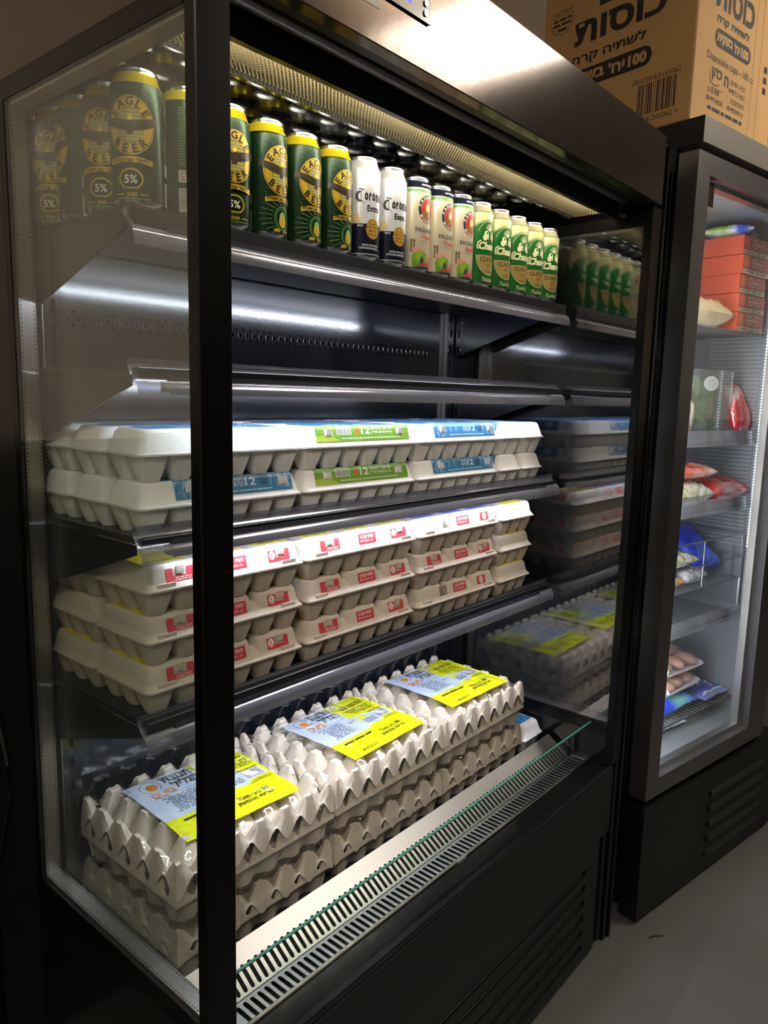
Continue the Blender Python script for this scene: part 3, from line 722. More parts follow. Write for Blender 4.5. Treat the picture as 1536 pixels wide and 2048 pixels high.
def carton_lid(W, D, h0=.0385, h1=.0715, humps=1):
    mb = MB()
    def ring(w, d, z, cx=0, r=.012): return [(x, y, z) for x, y in rrect(w, d, r, 4, cx, 0)]
    if humps == 1:
        mb.loft([ring(W + .008, D + .008, h0), ring(W + .003, D + .002, h0 + .003), ring(W - .010, D - .0115, h1 - .0055, 0, .013), ring(W - .014, D - .0165, h1 - .0015, 0, .014), ring(W - .020, D - .0245, h1, 0, .014)], cap0=False)
    else:
        mb.loft([ring(W + .008, D + .008, h0), ring(W + .003, D + .003, h0 + .003), ring(W - .006, D - .010, h0 + .013), ring(W - .012, D - .024, h0 + .021)], cap0=False)
        w = W / humps
        for k in range(humps):
            c = (k - (humps - 1) / 2) * w
            mb.loft([ring(w - .0020, D - .0020, h0 + .005, c), ring(w - .008, D - .0135, h1 - .0060, c), ring(w - .012, D - .0190, h1 - .0015, c), ring(w - .018, D - .028, h1, c)], cap0=False)
        for sx in (-1, 1):
            for sy in (-1, 1): mb.box(sx * (W / 2 - .030) - .014, sx * (W / 2 - .030) + .014, sy * (D / 2 + .0005) - .002, sy * (D / 2 + .0005) + .002, h0 + .001, h0 + .008)
    return mb
W12, D12 = .287, .0880
BASE12 = carton_base(6, 2, W12 / 6, D12 / 2).mesh('carton_base', PULPW, 35)
LID12 = carton_lid(W12, D12).mesh('carton_lid', PULPW, 45)
W18, D18 = .287, .1370
BASE18 = carton_base(6, 3, W18 / 6, D18 / 3).mesh('carton_base_beige', PULPB, 35)
LID18 = carton_lid(W18, D18, humps=3).mesh('carton_lid_beige', PULPB, 45)
def face12(u, v, l):
    # front of the 12-carton lid: lower, then steeper upper part
    pts = [(-(D12 / 2 + .0010), .0415), (-(D12 / 2 - .00575), .0660), (-(D12 / 2 - .00825), .0700), (-(D12 / 2 - .01225), .0716)]
    return _face(pts, u, v, l)
def face18(u, v, l):
    pts = [(-(D18 / 2 - .0005), .0420), (-(D18 / 2 - .00675), .0655), (-(D18 / 2 - .0095), .0700), (-(D18 / 2 - .014), .0716)]
    return _face(pts, u, v, l)
def _face(pts, u, v, l):
    d = 0.0
    for (y0, z0), (y1, z1) in zip(pts, pts[1:]):
        L = math.hypot(y1 - y0, z1 - z0)
        if v <= d + L or (y1, z1) == pts[-1]:
            t = (v - d) / L; ny, nz = -(z1 - z0) / L, (y1 - y0) / L
            return (u, y0 + (y1 - y0) * t + ny * (l + .0006), z0 + (z1 - z0) * t + nz * (l + .0006))
        d += L
def strips(a, x0, y0, x1, y1, c, n=5):
    for k in range(n): a.rect(x0, y0 + (y1 - y0) * k / n, x1, y0 + (y1 - y0) * (k + 1) / n, c)
    return a
def doodles(a, x0, y0, x1, y1, n, c, seed):
    rn = random.Random(seed)
    for k in range(n):
        x, y = rn.uniform(x0, x1), rn.uniform(y0, y1); t = k % 4; q = .0032
        if t == 0: a.ring(x, y, q * .7, q * .7, .0005, c, 12)
        elif t == 1: a.line([(x - q, y - q), (x - q * .5, y + q), (x, y - q * .6), (x + q * .5, y + q), (x + q, y - q)], .0006, c)
        elif t == 2: a.line([(x, y + q), (x - q * .7, y - q), (x + q * .7, y - q), (x, y + q)], .0006, c)
        else: a.line([(x - q, y + q * .8), (x + q, y + q * .8)], .0006, c).line([(x - q * .6, y + q * .8), (x - q * .6, y - q)], .0006, c)
    return a
def latch_art(a, x):
    return a.rect(x - .010, .0135, x + .010, .0252, '#f2f0ec')
def art_blue():
    a = Art(); B = '#2f7fb4'; Wt = '#e8f0f4'
    strips(a, -.090, .004, .128, .0325, B, 8)
    doodles(a, -.086, .008, -.050, .030, 26, Wt, 3); doodles(a, .098, .008, .125, .030, 20, Wt, 5)
    a.line([(-.036, .027), (-.034, .015), (-.030, .015), (-.031, .027)], .0007, Wt).line([(-.018, .027), (-.016, .016), (-.012, .016), (-.013, .027)], .0007, Wt)
    a.text('12', .034, .0155, .055, .0275, Wt, .02)
    a.text(heb('ביצים'), .012, .0215, .031, .0270, Wt, .01).text(heb('טריות'), .012, .0150, .031, .0205, Wt, .01)
    a.text(heb('ביצי'), .060, .0220, .078, .0280, '#14202a', .03).text(heb('כפר'), .062, .0145, .078, .0205, '#14202a', .03)
    a.line([(.085, .014), (.085, .026), (.082, .028), (.090, .028)], .0010, Wt)
    a.small(-.045, .0070, .085, .0105, 1, Wt, 3)
    latch_art(a, -.062); latch_art(a, .110)
    return a.mesh('label_blue', face12, eps=.00004, vcuts=(.02540, .03012))
def art_green():
    a = Art(); G = '#6fa321'; Wt = '#eef3e6'
    strips(a, -.118, .004, .126, .0325, G, 8)
    a.poly([(-.118, .004), (-.060, .004), (-.085, .0165), (-.118, .0135)], '#a9c62f').poly([(-.118, .0225), (-.095, .0165), (-.050, .0100), (.0, .004), (-.020, .004), (-.085, .0165)], '#8fb528')
    a.barcode(-.066, .0165, -.034, .0290, '#222222', '#e8eee0', 6)
    a.ell(-.016, .0215, .0050, .0062, '#e2781d', 16).text('L', -.0180, .0190, -.0140, .0240, '#3a1c08', .02)
    a.text('12', -.006, .0155, .017, .0290, Wt, .03).rect(.0205, .0150, .0212, .0292, Wt)
    a.text(heb('תריסר ביצים'), .024, .0232, .078, .0292, Wt, .02).text(heb('טריות ממשק הגליל'), .024, .0155, .078, .0212, Wt, .02)
    a.small(-.072, .0070, .098, .0108, 1, Wt, 9)
    latch_art(a, -.088); latch_art(a, .100)
    return a.mesh('label_green', face12, eps=.00004, vcuts=(.02540, .03012))
def art_top12(c, seed):
    a = Art(); a.rect(-.120, -.030, .120, .030, c); doodles(a, -.112, -.026, .112, .026, 44, '#e8f0f4', seed)
    a.text(heb('ביצים'), -.060, -.012, -.010, .010, '#e8f0f4', .02).text(heb('טריות'), .015, -.012, .065, .010, '#e8f0f4', .02)
    return a.mesh('label_top', lambda u, v, l: (u, v, .0717 + l))
def red_box(a, x0, y0, x1, y1): return strips(a, x0, y0, x1, y1, '#c9404a', 6)
def latch_side(a, x): return a
def latch_tab(face, xs, m):
    out = []
    for x in xs:
        vs = [face(x + u, v, l) for l0, l1 in ((.0002, .0002), (.0016, .0046)) for u, v, l in ((-.0068, .0148, l0), (.0068, .0148, l0), (.0060, .0246, l1), (-.0060, .0246, l1))]
        out.append(MB().add(vs, [(0, 3, 2, 1), (4, 5, 6, 7), (0, 1, 5, 4), (1, 2, 6, 5), (2, 3, 7, 6), (3, 0, 4, 7)]).mesh('latch_tab', m))
    return out
def art_red():
    Wt = '#f3e3dd'; out = {}
    def fin(a, n): out[n] = a.mesh(n, face18, eps=.00004, vcuts=(.02431, .02959))
    a = Art()       # red corner round the latch
    red_box(a, -.112, .0045, -.066, .0120); red_box(a, -.112, .0120, -.100, .0235); red_box(a, -.078, .0120, -.066, .0235)
    a.small(-.098, .0050, -.070, .0110, 2, Wt, 3); latch_side(a, -.089); fin(a, 'corner_label')
    a = Art()       # size roundel beside the second latch
    red_box(a, .074, .0045, .118, .0110); red_box(a, .074, .0110, .090, .0230); red_box(a, .107, .0110, .118, .0230)
    a.ell(.0820, .0150, .0062, .0070, Wt, 18).text('L', .0800, .0140, .0842, .0195, '#b3303a', .02).small(.0785, .0100, .0855, .0130, 1, '#b3303a', 4); latch_side(a, .100); fin(a, 'latch_size_label')
    a = Art(); a.barcode(-.066, .0050, -.040, .0250, '#3a3632', None, 8); fin(a, 'barcode_print')
    a = Art(); red_box(a, .074, .0055, .106, .0235); a.ell(.0900, .0145, .0070, .0080, Wt, 18).text('L', .0876, .0140, .0924, .0200, '#b3303a', .02).small(.0865, .0095, .0935, .0125, 1, '#b3303a', 4); fin(a, 'size_label')
    a = Art(); red_box(a, -.016, .0045, .030, .0235)
    a.text(heb('חוות שביט'), -.011, .0145, .025, .0205, Wt, .02)
    a.text('18', .017, .0080, .022, .0115, Wt, .01).text(heb('ביצים טריות'), -.012, .0080, .014, .0118, Wt, .01); fin(a, 'name_label')
    return out
def art_top18(c):
    a = Art(); fn = lambda u, v, l: (u, v, .07155 + l * .6)
    for k in (-1, 0, 1):
        a.rect(k * .098 - .037, -.046, k * .098 + .037, .046, c)
        a.small(k * .098 - .030, -.040, k * .098 + .030, -.028, 1, '#2b2a20', 5 + k)
    a.text(heb('ביצי חופש'), -.030, -.015, .030, .010, '#ffffff', .03)
    return a.mesh('label_top_print', fn)
A_BLUE, A_GREEN = art_blue(), art_green()
TOPB = art_top12('#2f7fb4', 4)
A_RED = art_red()
TABB = latch_tab(face12, (-.062, .110), PULPW); TABG = latch_tab(face12, (-.088, .100), PULPW); TABR = latch_tab(face18, (-.089, .100), PULPB)
TOPY, TOPBL = art_top18('#e6d21c'), art_top18('#3c55c4')
def carton12(loc, rz, kind, label, group):
    t = thing('egg_carton', label, 'egg carton', loc, rz, group)
    obj('carton_base', BASE12, t); ld = obj('carton_lid', LID12, t)
    if kind == 'blue': obj('paper_label', A_BLUE, ld); obj('top_label', TOPB, ld); [obj('latch_tab', q, ld) for q in TABB]
    elif kind == 'green': obj('paper_label', A_GREEN, ld); obj('top_label', TOPB, ld); [obj('latch_tab', q, ld) for q in TABG]
    elif kind == 'rear': obj('paper_label', A_BLUE, ld, rot=(0, 0, PI)); obj('top_label', TOPB, ld)
    return t
rj = random.Random(21)
Z3 = ZS[2] + .0005; LH = .0720
G12 = 'white twelve-egg cartons stacked two high'
for layer in range(2):
    for row in range(3):
        for ci, (x0, kind) in enumerate(((.0125, 'blue'), (.3100, 'green'), (.6075, 'blue'))):
            k = kind
            if ci == 0 and (layer == 1 and row == 0): k = 'rear'
            if row and kind == 'green': k = 'blue'
            lay = ('bottom layer', 'top layer')[layer]; rw = ('front row', 'middle row', 'back row')[row]
            what = {'blue': 'white egg carton with blue label', 'green': 'white egg carton with green label', 'rear': 'white egg carton with plain side out'}[k]
            at = ('nearest the glass side', 'mid shelf', 'beside the end-on cartons')[ci]
            dy = (0, .0, .0)[row]
            carton12((x0 + W12 / 2 + rj.uniform(-.0003, .0003) + (.0005 if layer else 0), .1925 + D12 / 2 + .0045 + row * .0981 + dy, Z3 + layer * LH), 0 if k == 'rear' else rj.uniform(-.0015, .0015), k,
                     '%s, %s, %s, %s' % (what, lay, rw, at), G12)
    for ci, x in enumerate((.9502, 1.0490)):
        carton12((x, .1925 + .0045 + W12 / 2 - .001 * ci, Z3 + layer * LH), PI / 2 if ci else -PI / 2, 'blue',
                 'white egg carton set end-on, %s, %s' % (('bottom layer', 'top layer')[layer], ('touching the lengthwise cartons', 'at the shelf end')[ci]), 'white egg cartons set end-on')
def carton18(loc, rz, kind, label, group):
    t = thing('egg_carton', label, 'egg carton', loc, rz, group)
    obj('carton_base', BASE18, t); ld = obj('carton_lid', LID18, t)
    if kind is not None: [obj(n_, A_RED[n_], ld) for n_ in (('barcode_print', 'name_label', 'size_label') if kind else ('corner_label', 'name_label', 'latch_size_label'))]; [obj('latch_tab', q, ld) for q in (() if kind else TABR)]; obj('top_print', TOPBL if kind else TOPY, ld)
    return t
Z4 = ZS[3] + .0005
G18 = 'beige eighteen-egg cartons stacked three high'
for layer in range(3):
    lay = ('bottom layer', 'middle layer', 'top layer')[layer]
    for row in range(2):
        for ci, x0 in enumerate((.0165, .3205, .6245)):
            kind = 1 if ci == 2 and layer != 1 else 0
            what = 'beige egg carton with barcode' if kind else 'beige egg carton with red corner labels'
            at = ('nearest the glass side', 'mid shelf', 'beside the end-on stack')[ci]
            carton18((x0 + W18 / 2 + rj.uniform(-.002, .002), .1925 + D18 / 2 + .0045 + row * .1472, Z4 + layer * LH), rj.uniform(-.003, .003) if row == 0 else 0, kind,
                     '%s, %s, %s, %s' % (what, lay, ('front row', 'back row')[row], at), G18)
    carton18((.994 + .003 * layer, .3405, Z4 + layer * LH), PI / 2, 0, 'beige egg carton set end-on at the shelf end, %s' % lay, 'beige egg cartons set end-on')

# ------------------------------------------------------------------ film-wrapped egg trays
NX, NY, CX, CY = 6, 5, .0546, .0556
TW, TD = NX * CX, NY * CY
def tray_h(x, y, H=.046):
    """height of the moulded tray: flat-topped posts at the cell corners, cups between"""
    fx = (x / CX) - round(x / CX); fy = (y / CY) - round(y / CY)
    d = .80 * max(abs(fx), abs(fy)) + .20 * (abs(fx) + abs(fy))
    if d < .175: h = H
    elif d < .52: h = H * (1 - .80 * ((d - .175) / .345) ** .9)
    else: h = H * .22 * max(0, 1 - (d - .52) / .30)
    return h + .0008 * noise.noise(Vector((x * 90, y * 90, 3)))
def tray_mesh(name, m, cover):
    nu, nv = NX * 14, NY * 14; mb = MB()
    def hh(x, y, e):
        if cover: return tray_h(x, y)
        if e: return min(max(tray_h(x, y), .016), .030)
        r = math.hypot((x / CX) % 1 * CX - CX / 2, (y / CY) % 1 * CY - CY / 2)      # a round cup that holds the egg
        bowl = .0045 - .0300 * math.sqrt(max(0, 1 - (r / .0240) ** 2)) if r < .0240 else .0045 + (r - .0240) * 4
        return min(tray_h(x, y), bowl) if r < .0240 else min(tray_h(x, y), bowl + .02)
    mb.grid(lambda u, v: (u * TW, v * TD, hh(u * TW, v * TD, u in (0, 1) or v in (0, 1))), nu, nv)
    per = [(i / nu, 0) for i in range(nu)] + [(1, j / nv) for j in range(nv)] + [(1 - i / nu, 1) for i in range(nu)] + [(0, 1 - j / nv) for j in range(nv)]
    rings = [[], [], [], [], []]
    for u, v in per:
        x, y = u * TW, v * TD
        ex = (1 if u == 1 else (-1 if u == 0 else 0)); ey = (1 if v == 1 else (-1 if v == 0 else 0))
        h = hh(x, y, True); q = (x / CX if ey else y / CY); arch = math.sin(PI * q) ** 2; wob = .0012 * noise.noise(Vector((x * 40, y * 40, 9)))
        if cover:   # droops over the eggs, arched between the posts
            pr = ((0, h + .012 * arch), (.003, h * .62 + .014 * arch), (.0050, -.006 + .029 * arch + wob), (.0053, -.0075 + .029 * arch + wob), (.004, -.007 + .029 * arch))
        else:       # flat rim with cup walls below it
            pr = ((0, h), (.0048 + wob * .5, .0165 + wob), (.0052 + wob * .5, .0115 + wob), (-.002, .006), (-.004 - .012 * (1 - arch), -.026))
        for k, (o, z) in enumerate(pr): rings[k].append((x + ex * o, y + ey * o, z))
    mb.loft(rings, cap0=False, cap1=False)
    return mb.mesh(name, m, 30)
TRAY_TOP = tray_mesh('cover_tray_mesh', PULPT, True)
TRAY_LOW = tray_mesh('egg_tray_mesh', PULPT, False)
def film_mesh(H):
    mb = MB(); nu, nv = NX * 8, NY * 8; top = H + .0068
    def z_at(x, y):
        fx = (x / CX) - round(x / CX); fy = (y / CY) - round(y / CY); d = max(abs(fx), abs(fy))
        e = max(abs(x / TW - .5), abs(y / TD - .5)); k = min(1, max(0, (e - .40) / .08))
        return top - (.006 + .034 * k) * max(0, d - .14) ** .9 - .0045 * k + .0012 * noise.noise(Vector((x * 45, y * 45, H)))
    mb.grid(lambda u, v: (u * TW, v * TD, z_at(u * TW, v * TD)), nu, nv)
    per = [(i / nu, 0) for i in range(nu)] + [(1, j / nv) for j in range(nv)] + [(1 - i / nu, 1) for i in range(nu)] + [(0, 1 - j / nv) for j in range(nv)]
    rings = []
    for k, (o, z) in enumerate(((0, None), (.0045, H * .80), (.0066, H * .48), (.0070, H * .30), (.0064, H * .06))):
        rg = []
        for u, v in per:
            x, y = u * TW, v * TD
            ex = (1 if u == 1 else (-1 if u == 0 else 0)); ey = (1 if v == 1 else (-1 if v == 0 else 0))
            if ex and ey: ex *= .8; ey *= .8
            post = abs(math.cos(PI * (x / CX if ey else y / CY))) ** 1.5
            if k == 1 or k == 2: o_ = o - .0025 * (1 - post) * (k == 1)
            else: o_ = o
            wv = .0008 * noise.noise(Vector((x * 60, y * 60, k * 1.7 + 5))) if k else 0
            rg.append((x + ex * (o_ + wv), y + ey * (o_ + wv), z_at(x, y) if z is None else z + wv))
        rings.append(rg)
    mb.loft(rings, cap0=False, cap1=False)
    return mb.mesh('film_mesh', FILM, 60)
PACKS = (.087, .104)
FILMS = [film_mesh(h) for h in PACKS]
def tray_label():
    a = Art(); B = '#c9d8ee'; Y = '#e4ea00'; K = '#23251f'
    w, h = .232, .215
    def R(x0, y0, x1, y1, c):
        n = max(1, int((x1 - x0) / .02)); m = max(1, int((y1 - y0) / .02))
        for i in range(n):
            for j in range(m): a.rect(x0 + (x1 - x0) * i / n, y0 + (y1 - y0) * j / m, x0 + (x1 - x0) * (i + 1) / n, y0 + (y1 - y0) * (j + 1) / m, c)
    R(0, 0, w, h, Y); R(0, .066, .128, h, B); R(.128, .075, .185, .128, B)
    a.rect(.018, .070, .019, h - .004, '#5a6270')
    a.ell(.040, .185, .0185, .0225, '#444a55', 24).ell(.040, .185, .0172, .0210, B, 24).ell(.041, .182, .0105, .0115, '#e8901e', 20)
    a.text(heb('תנובת'), .066, .181, .124, .207, K, .03).text(heb('הגליל'), .072, .150, .124, .179, K, .03)
    a.text(heb('ביצים'), .026, .142, .070, .160, '#e8901e', .04).rect(.022, .1385, .124, .1395, '#5a6270')
    a.small(.030, .078, .096, .134, 9, '#4d5463', 4)
    a.line([(.110, .108), (.114, .112), (.118, .110), (.124, .116), (.132, .113)], .0016, '#7a5a50').ell(.111, .114, .0025, .0025, '#d2342c', 10)
    a.small(.140, .084, .178, .104, 3, '#4d5463', 8)
    a.ell(.146, .198, .0125, .0125, '#f4f6ea', 20).text('M', .142, .199, .150, .205, K, .02).small(.139, .190, .153, .196, 1, K, 3)
    a.small(.142, .166, .224, .182, 2, '#4f520e', 12, k=.6).small(.142, .134, .224, .160, 4, '#6a6e10', 13)
    a.barcode(.184, .086, .222, .116, '#1a1a1a', '#e9edf2', 5).small(.178, .118, .226, .124, 1, '#4f520e', 3)
    a.small(.178, .070, .226, .080, 2, '#6a6e10', 15)
    a.text('30', .178, .036, .192, .047, K, .02).text(heb('ביצי מאכל'), .126, .036, .174, .047, K, .02)
    a.text(heb('טריות מהמשק'), .118, .020, .192, .031, K, .02).small(.016, .046, .110, .056, 1, '#3c3e10', 5, k=.55).small(.030, .008, .084, .016, 2, '#6a6e10', 6)
    def fn(u, v, l):
        x, y = u - w / 2, v - h / 2
        return (x, y, l - .0008 + .0016 * noise.noise(Vector((u * 22, v * 22, 2))) - .004 * (abs(y) / (h / 2)) ** 4)
    return a.mesh('tray_label', fn, .02, eps=.00006)
TL = tray_label()
EGG = MB().lathe([(max(.0001, .0212 * math.sin(PI * k / 12) * (1 + .10 * math.cos(PI * k / 12))), -.0275 * math.cos(PI * k / 12)) for k in range(13)], 18).mesh('egg_shell', mat('egg_shell', '#f2e9de', .5, bump=.05, bscale=300), 80)
TX = (.0590, .4020, .7450)
tz = (.5008, .5008 + PACKS[0] + .0075)
names = ('nearest the glass side', 'middle stack', 'beside the blue-labelled carton')
labpos = ((.228, .346, -.05), (.600, .345, .03), (.945, .346, -.03))
for si, x0 in enumerate(TX):
    for lv in range(2):
        lay = ('lower pack', 'upper pack')[lv]
        px, py, pz = x0 + (0, .001)[lv], .2035, tz[lv]
        t = thing('egg_pack', 'film-wrapped tray pack of eggs on the chiller floor, %s, %s' % (lay, names[si]), 'egg tray', (px, py, pz), 0, 'film-wrapped egg tray packs')
        obj('bottom_tray', TRAY_LOW, t, (0, 0, .0262))
        PACK_H = PACKS[lv]
        obj('top_tray', TRAY_TOP, t, (0, 0, PACK_H - .046))
        obj('shrink_film', FILMS[lv], t)
        if lv == 1:
            lx, ly, rz = labpos[si]
            obj('printed_label', TL, t, (lx - px, ly - py, PACK_H + .0036), (0, 0, rz), label='yellow and pale blue printed sheet')
        else:
            obj('printed_label', TL, t, (.16, .14, PACK_H + .0012))
        if lv == 1:
            for k in range(6):
                e = obj('egg', EGG, None, (px + (k + .5) * CX, py + .5 * CY, pz + .0311), (rj.uniform(-.01, .01), rj.uniform(-.01, .01), 0))
                tag(e, 'pale egg in the front row of the wrapped tray, %s' % names[si], 'egg', 'eggs showing in the wrapped trays')
carton12((1.1310, .3390, .5003), PI / 2, 'blue', 'white egg carton with blue label on the chiller floor beside the egg trays', None)

# ------------------------------------------------------------------ upright glass-door freezer beside the chiller
FO = (1.33, -.036, 0.0); FROT = -math.radians(10)
FW = .80
freezer = thing('upright_freezer', 'tall black upright freezer with a single glass door and light grey header', 'freezer', FO, FROT)
def fpart(name, mb, m, parent=None, bev=0.0, smooth=None, label=None): return part(name, mb, m, parent if parent is not None else freezer, bev, smooth, label)
DOORM = mat('door_anodised', '#858386', 0.34, 0.9, bump=.02, bscale=30)
LINER = mat('freezer_liner', '#7a7f83', 0.35, 0.1)
fpart('cabinet_shell', MB().box(0, .045, .055, .62, .05, 2.0).box(.715, FW, .055, .62, .05, 2.0).box(.045, .715, .58, .62, .05, 2.0).box(.045, .715, .055, .58, 1.955, 2.0).box(.045, .715, .055, .58, .05, .39), BLK)
fpart('liner', MB().box(.045, .047, .06, .578, .40, 1.95).box(.713, .715, .06, .578, .40, 1.95).box(.047, .713, .577, .58, .40, 1.95).box(.047, .713, .06, .577, .39, .40).box(.047, .713, .06, .577, 1.95, 1.955), LINER)
fpart('header', MB().box(.0, FW, -.010, .62, 2.001, 2.0585), mat('header_grey', '#8a8680', 0.4, 0.3), bev=.001)
fpart('header_end', MB().box(-.0012, -.0002, -.010, .62, 2.001, 2.0585), BLKM)
fpart('side_seam_highlight', MB().box(-.0012, -.0002, .060, .0625, .36, 2.0), mat('seam_grey', '#3a3a3c', .4, .6))  # seam strip; its edge highlight is put into a paler grey
dr = fpart('door', MB().box(.004, .062, .0, .05, .357, 1.988).box(.580, .690, .0, .05, .357, 1.988).box(.062, .580, .0, .05, 1.940, 1.988).box(.062, .580, .0, .05, .357, .408), DOORM, label='dark anodised door frame')
obj('mitre_line', MB().prism_x([(-.0004, 0), (.0, 0), (.0, .0012), (-.0004, .0012)], 0, .0728).mesh('mitre_line', mat('seam_grey', '#3a3a3c')), dr, (.004, 0, .357), (0, -math.atan2(.051, .058), 0))
obj('glass_pane', MB().box(.062, .580, .020, .024, .408, 1.940).mesh('glass_pane', clear('door_glass', (.97, .98, .98), .055, 0.0, haze=.012)), dr)
obj('gasket', MB().box(.560, .572, .026, .048, .408, 1.94).box(.574, .580, .026, .048, .408, 1.94).box(.062, .56, .026, .048, .408, .418).box(.062, .56, .026, .048, 1.930, 1.94).mesh('gasket', SPACER), dr, label='bright aluminium glazing spacer')
obj('badge', MB().box(.068, .118, .0165, .0195, 1.885, 1.935).box(.066, .118, .0160, .0195, 1.880, 1.8845).mesh('badge', mat('badge_metal', '#5b5344', .25, .9, bump=.5, bscale=260)), dr, label='small metal badge')
obj('hinge_screw', MB().tube([(.0, .03, 1.93), (-.002, .03, 1.93)], .005, 10).mesh('hinge_screw', STEEL), dr)
kp = fpart('kick_panel', MB().box(-.002, FW + .002, -.004, .05, .012, .338), mat('base_black', '#0c0d0d', 0.42), bev=.001)
for k, z in enumerate((.262, .214, .166, .118, .070)):
    obj('louvre', MB().prism_x([(-.0042, z - .013), (-.0105, z - .008), (-.0105, z + .004), (-.0042, z + .011)], .36, .70).mesh('louvre', mat('louvre_black', '#262626', .3)), kp)
for z in (.27, .10):
    obj('screw', MB().tube([(.022, -.004, z), (.022, -.0052, z)], .0045, 10).mesh('screw', BLKM), kp)
fpart('foot', MB().tube([(.06, .10, 0), (.06, .10, .05)], .018, 12), BLKM)
fpart('foot', MB().tube([(.66, .10, 0), (.66, .10, .05)], .018, 12), BLKM)
fpart('foot', MB().tube([(.06, .55, 0), (.06, .55, .05)], .018, 12), BLKM)
fpart('foot', MB().tube([(.66, .55, 0), (.66, .55, .05)], .018, 12), BLKM)
fpart('led_strip', MB().box(.0475, .052, .064, .074, .45, 1.90), LEDF)
ld = MB()
for k in range(96): ld.box(.7090, .7128, .074, .080, .95 + k * .0095, .9555 + k * .0095); ld.box(.7090, .7128, .112, .118, .95 + k * .0095, .9555 + k * .0095)
ls = fpart('led_dots', ld, emit('led_dot', '#eaf2f2', 2.2)); ls['kind'] = 'stuff'
rb = MB()
for k in range(70): rb.prism_x([(.13, .95 + k * .013), (.30, .95 + k * .013), (.30, .957 + k * .013), (.13, .957 + k * .013)], .7095, .7125)
rbo = fpart('ribbed_side', rb, mat('rib_grey', '#9a9f9f', .3, .3)); rbo['kind'] = 'stuff'
FRAIL = clear('freezer_rail', (.80, .82, .88), .10, .05, haze=.16)
FSH = (1.622, 1.302, 1.098, .740, .450)
for z in FSH:
    wires = MB()
    for k in range(32): wires.box(.055 + k * .0205, .0585 + k * .0205, .116, .56, z - .006, z - .002)
    for y in (.118, .32, .55): wires.box(.05, .705, y, y + .005, z - .011, z - .006)
    sh = fpart('wire_shelf', wires, mat('wire_grey', '#6f7376', .35, .7)); sh['kind'] = 'stuff'
    if z > .6 and z < 1.5: obj('price_rail', MB().prism_x([(.106, z - .018), (.109, z - .020), (.112, z + .026), (.109, z + .026)], .05, .690).mesh('freezer_price_rail', FRAIL), sh, label='clear plastic price rail')

def pillow_top(u, v, sg, w, d, h, seed, wr=.10):
    rn = seed * 3.3
    a = max(0, 1 - abs(2 * u - 1) ** 3.2) ** .5; b = max(0, 1 - abs(2 * v - 1) ** 2.6) ** .5
    x, y = (u - .5) * w, (v - .5) * d
    n = noise.noise(Vector((u * 4 + rn, v * 4, sg * 2))) * .5 + noise.noise(Vector((u * 10 + rn, v * 9, sg * 5))) * .3
    z = sg * h / 2 * a * b * (1 + n * .55) + h * wr * n * .5 * a
    lim = w / 2
    return (max(-lim, min(lim, x + .012 * n * (1 - a))), max(-d / 2, min(d / 2, y * (1 - .10 * a) + .008 * n)), max(0, min(h * 1.12, z + h / 2)))
def pillow(w, d, h, seed, wr=.10, nu=22, nv=18):
    """sealed bag: two bulging faces meeting at crimped end seams, lying flat below"""
    mb = MB()
    mb.grid(lambda u, v: pillow_top(u, v, 1, w, d, h, seed, wr), nu, nv)
    b = MB(); b.grid(lambda u, v: pillow_top(1 - u, v, -1, w, d, h, seed, wr), nu, nv); mb.add(b.v, b.f)
    return mb
def bag(name, label, cat, w, d, h, loc, rot, m, seed, art=None, group=None):
    """loc/rot in the freezer's own frame"""
    t = thing(name, label, cat, (0, 0, 0), 0, group)
    p = Matrix.Translation(FO) @ Matrix.Rotation(FROT, 4, 'Z') @ Matrix.Translation(loc)
    from mathutils import Euler
    t.matrix_world = p @ Euler(rot).to_matrix().to_4x4()
    obj('bag_film', pillow(w, d, h, seed).mesh('bag_film', m, 70), t)
    if art is not None:
        o = obj('print', art, t, (0, 0, 0))
    return t
def fthing(name, label, cat, loc, rz=0.0, group=None):
    t = thing(name, label, cat, (0, 0, 0), 0, group)
    t.matrix_world = Matrix.Translation(FO) @ Matrix.Rotation(FROT, 4, 'Z') @ Matrix.Translation(loc) @ Matrix.Rotation(rz, 4, 'Z')
    return t
def print_on(a, w, d, h, seed, name='bag_print'):
    def f(u, v, l):
        x, y, z = pillow_top(min(1, max(0, u / w + .5)), min(1, max(0, v / d + .5)), 1, w, d, h, seed)
        return (x, y, z + .0012 + l)
    return a.mesh(name, f, .008, vcuts=[-d / 2 + k * .008 for k in range(1, int(d / .008))])

RG = random.Random(5)
def foil(name, cols, seed, scale=14, **k): return patch_mat('film_' + name, cols, scale, seed=seed, **k)
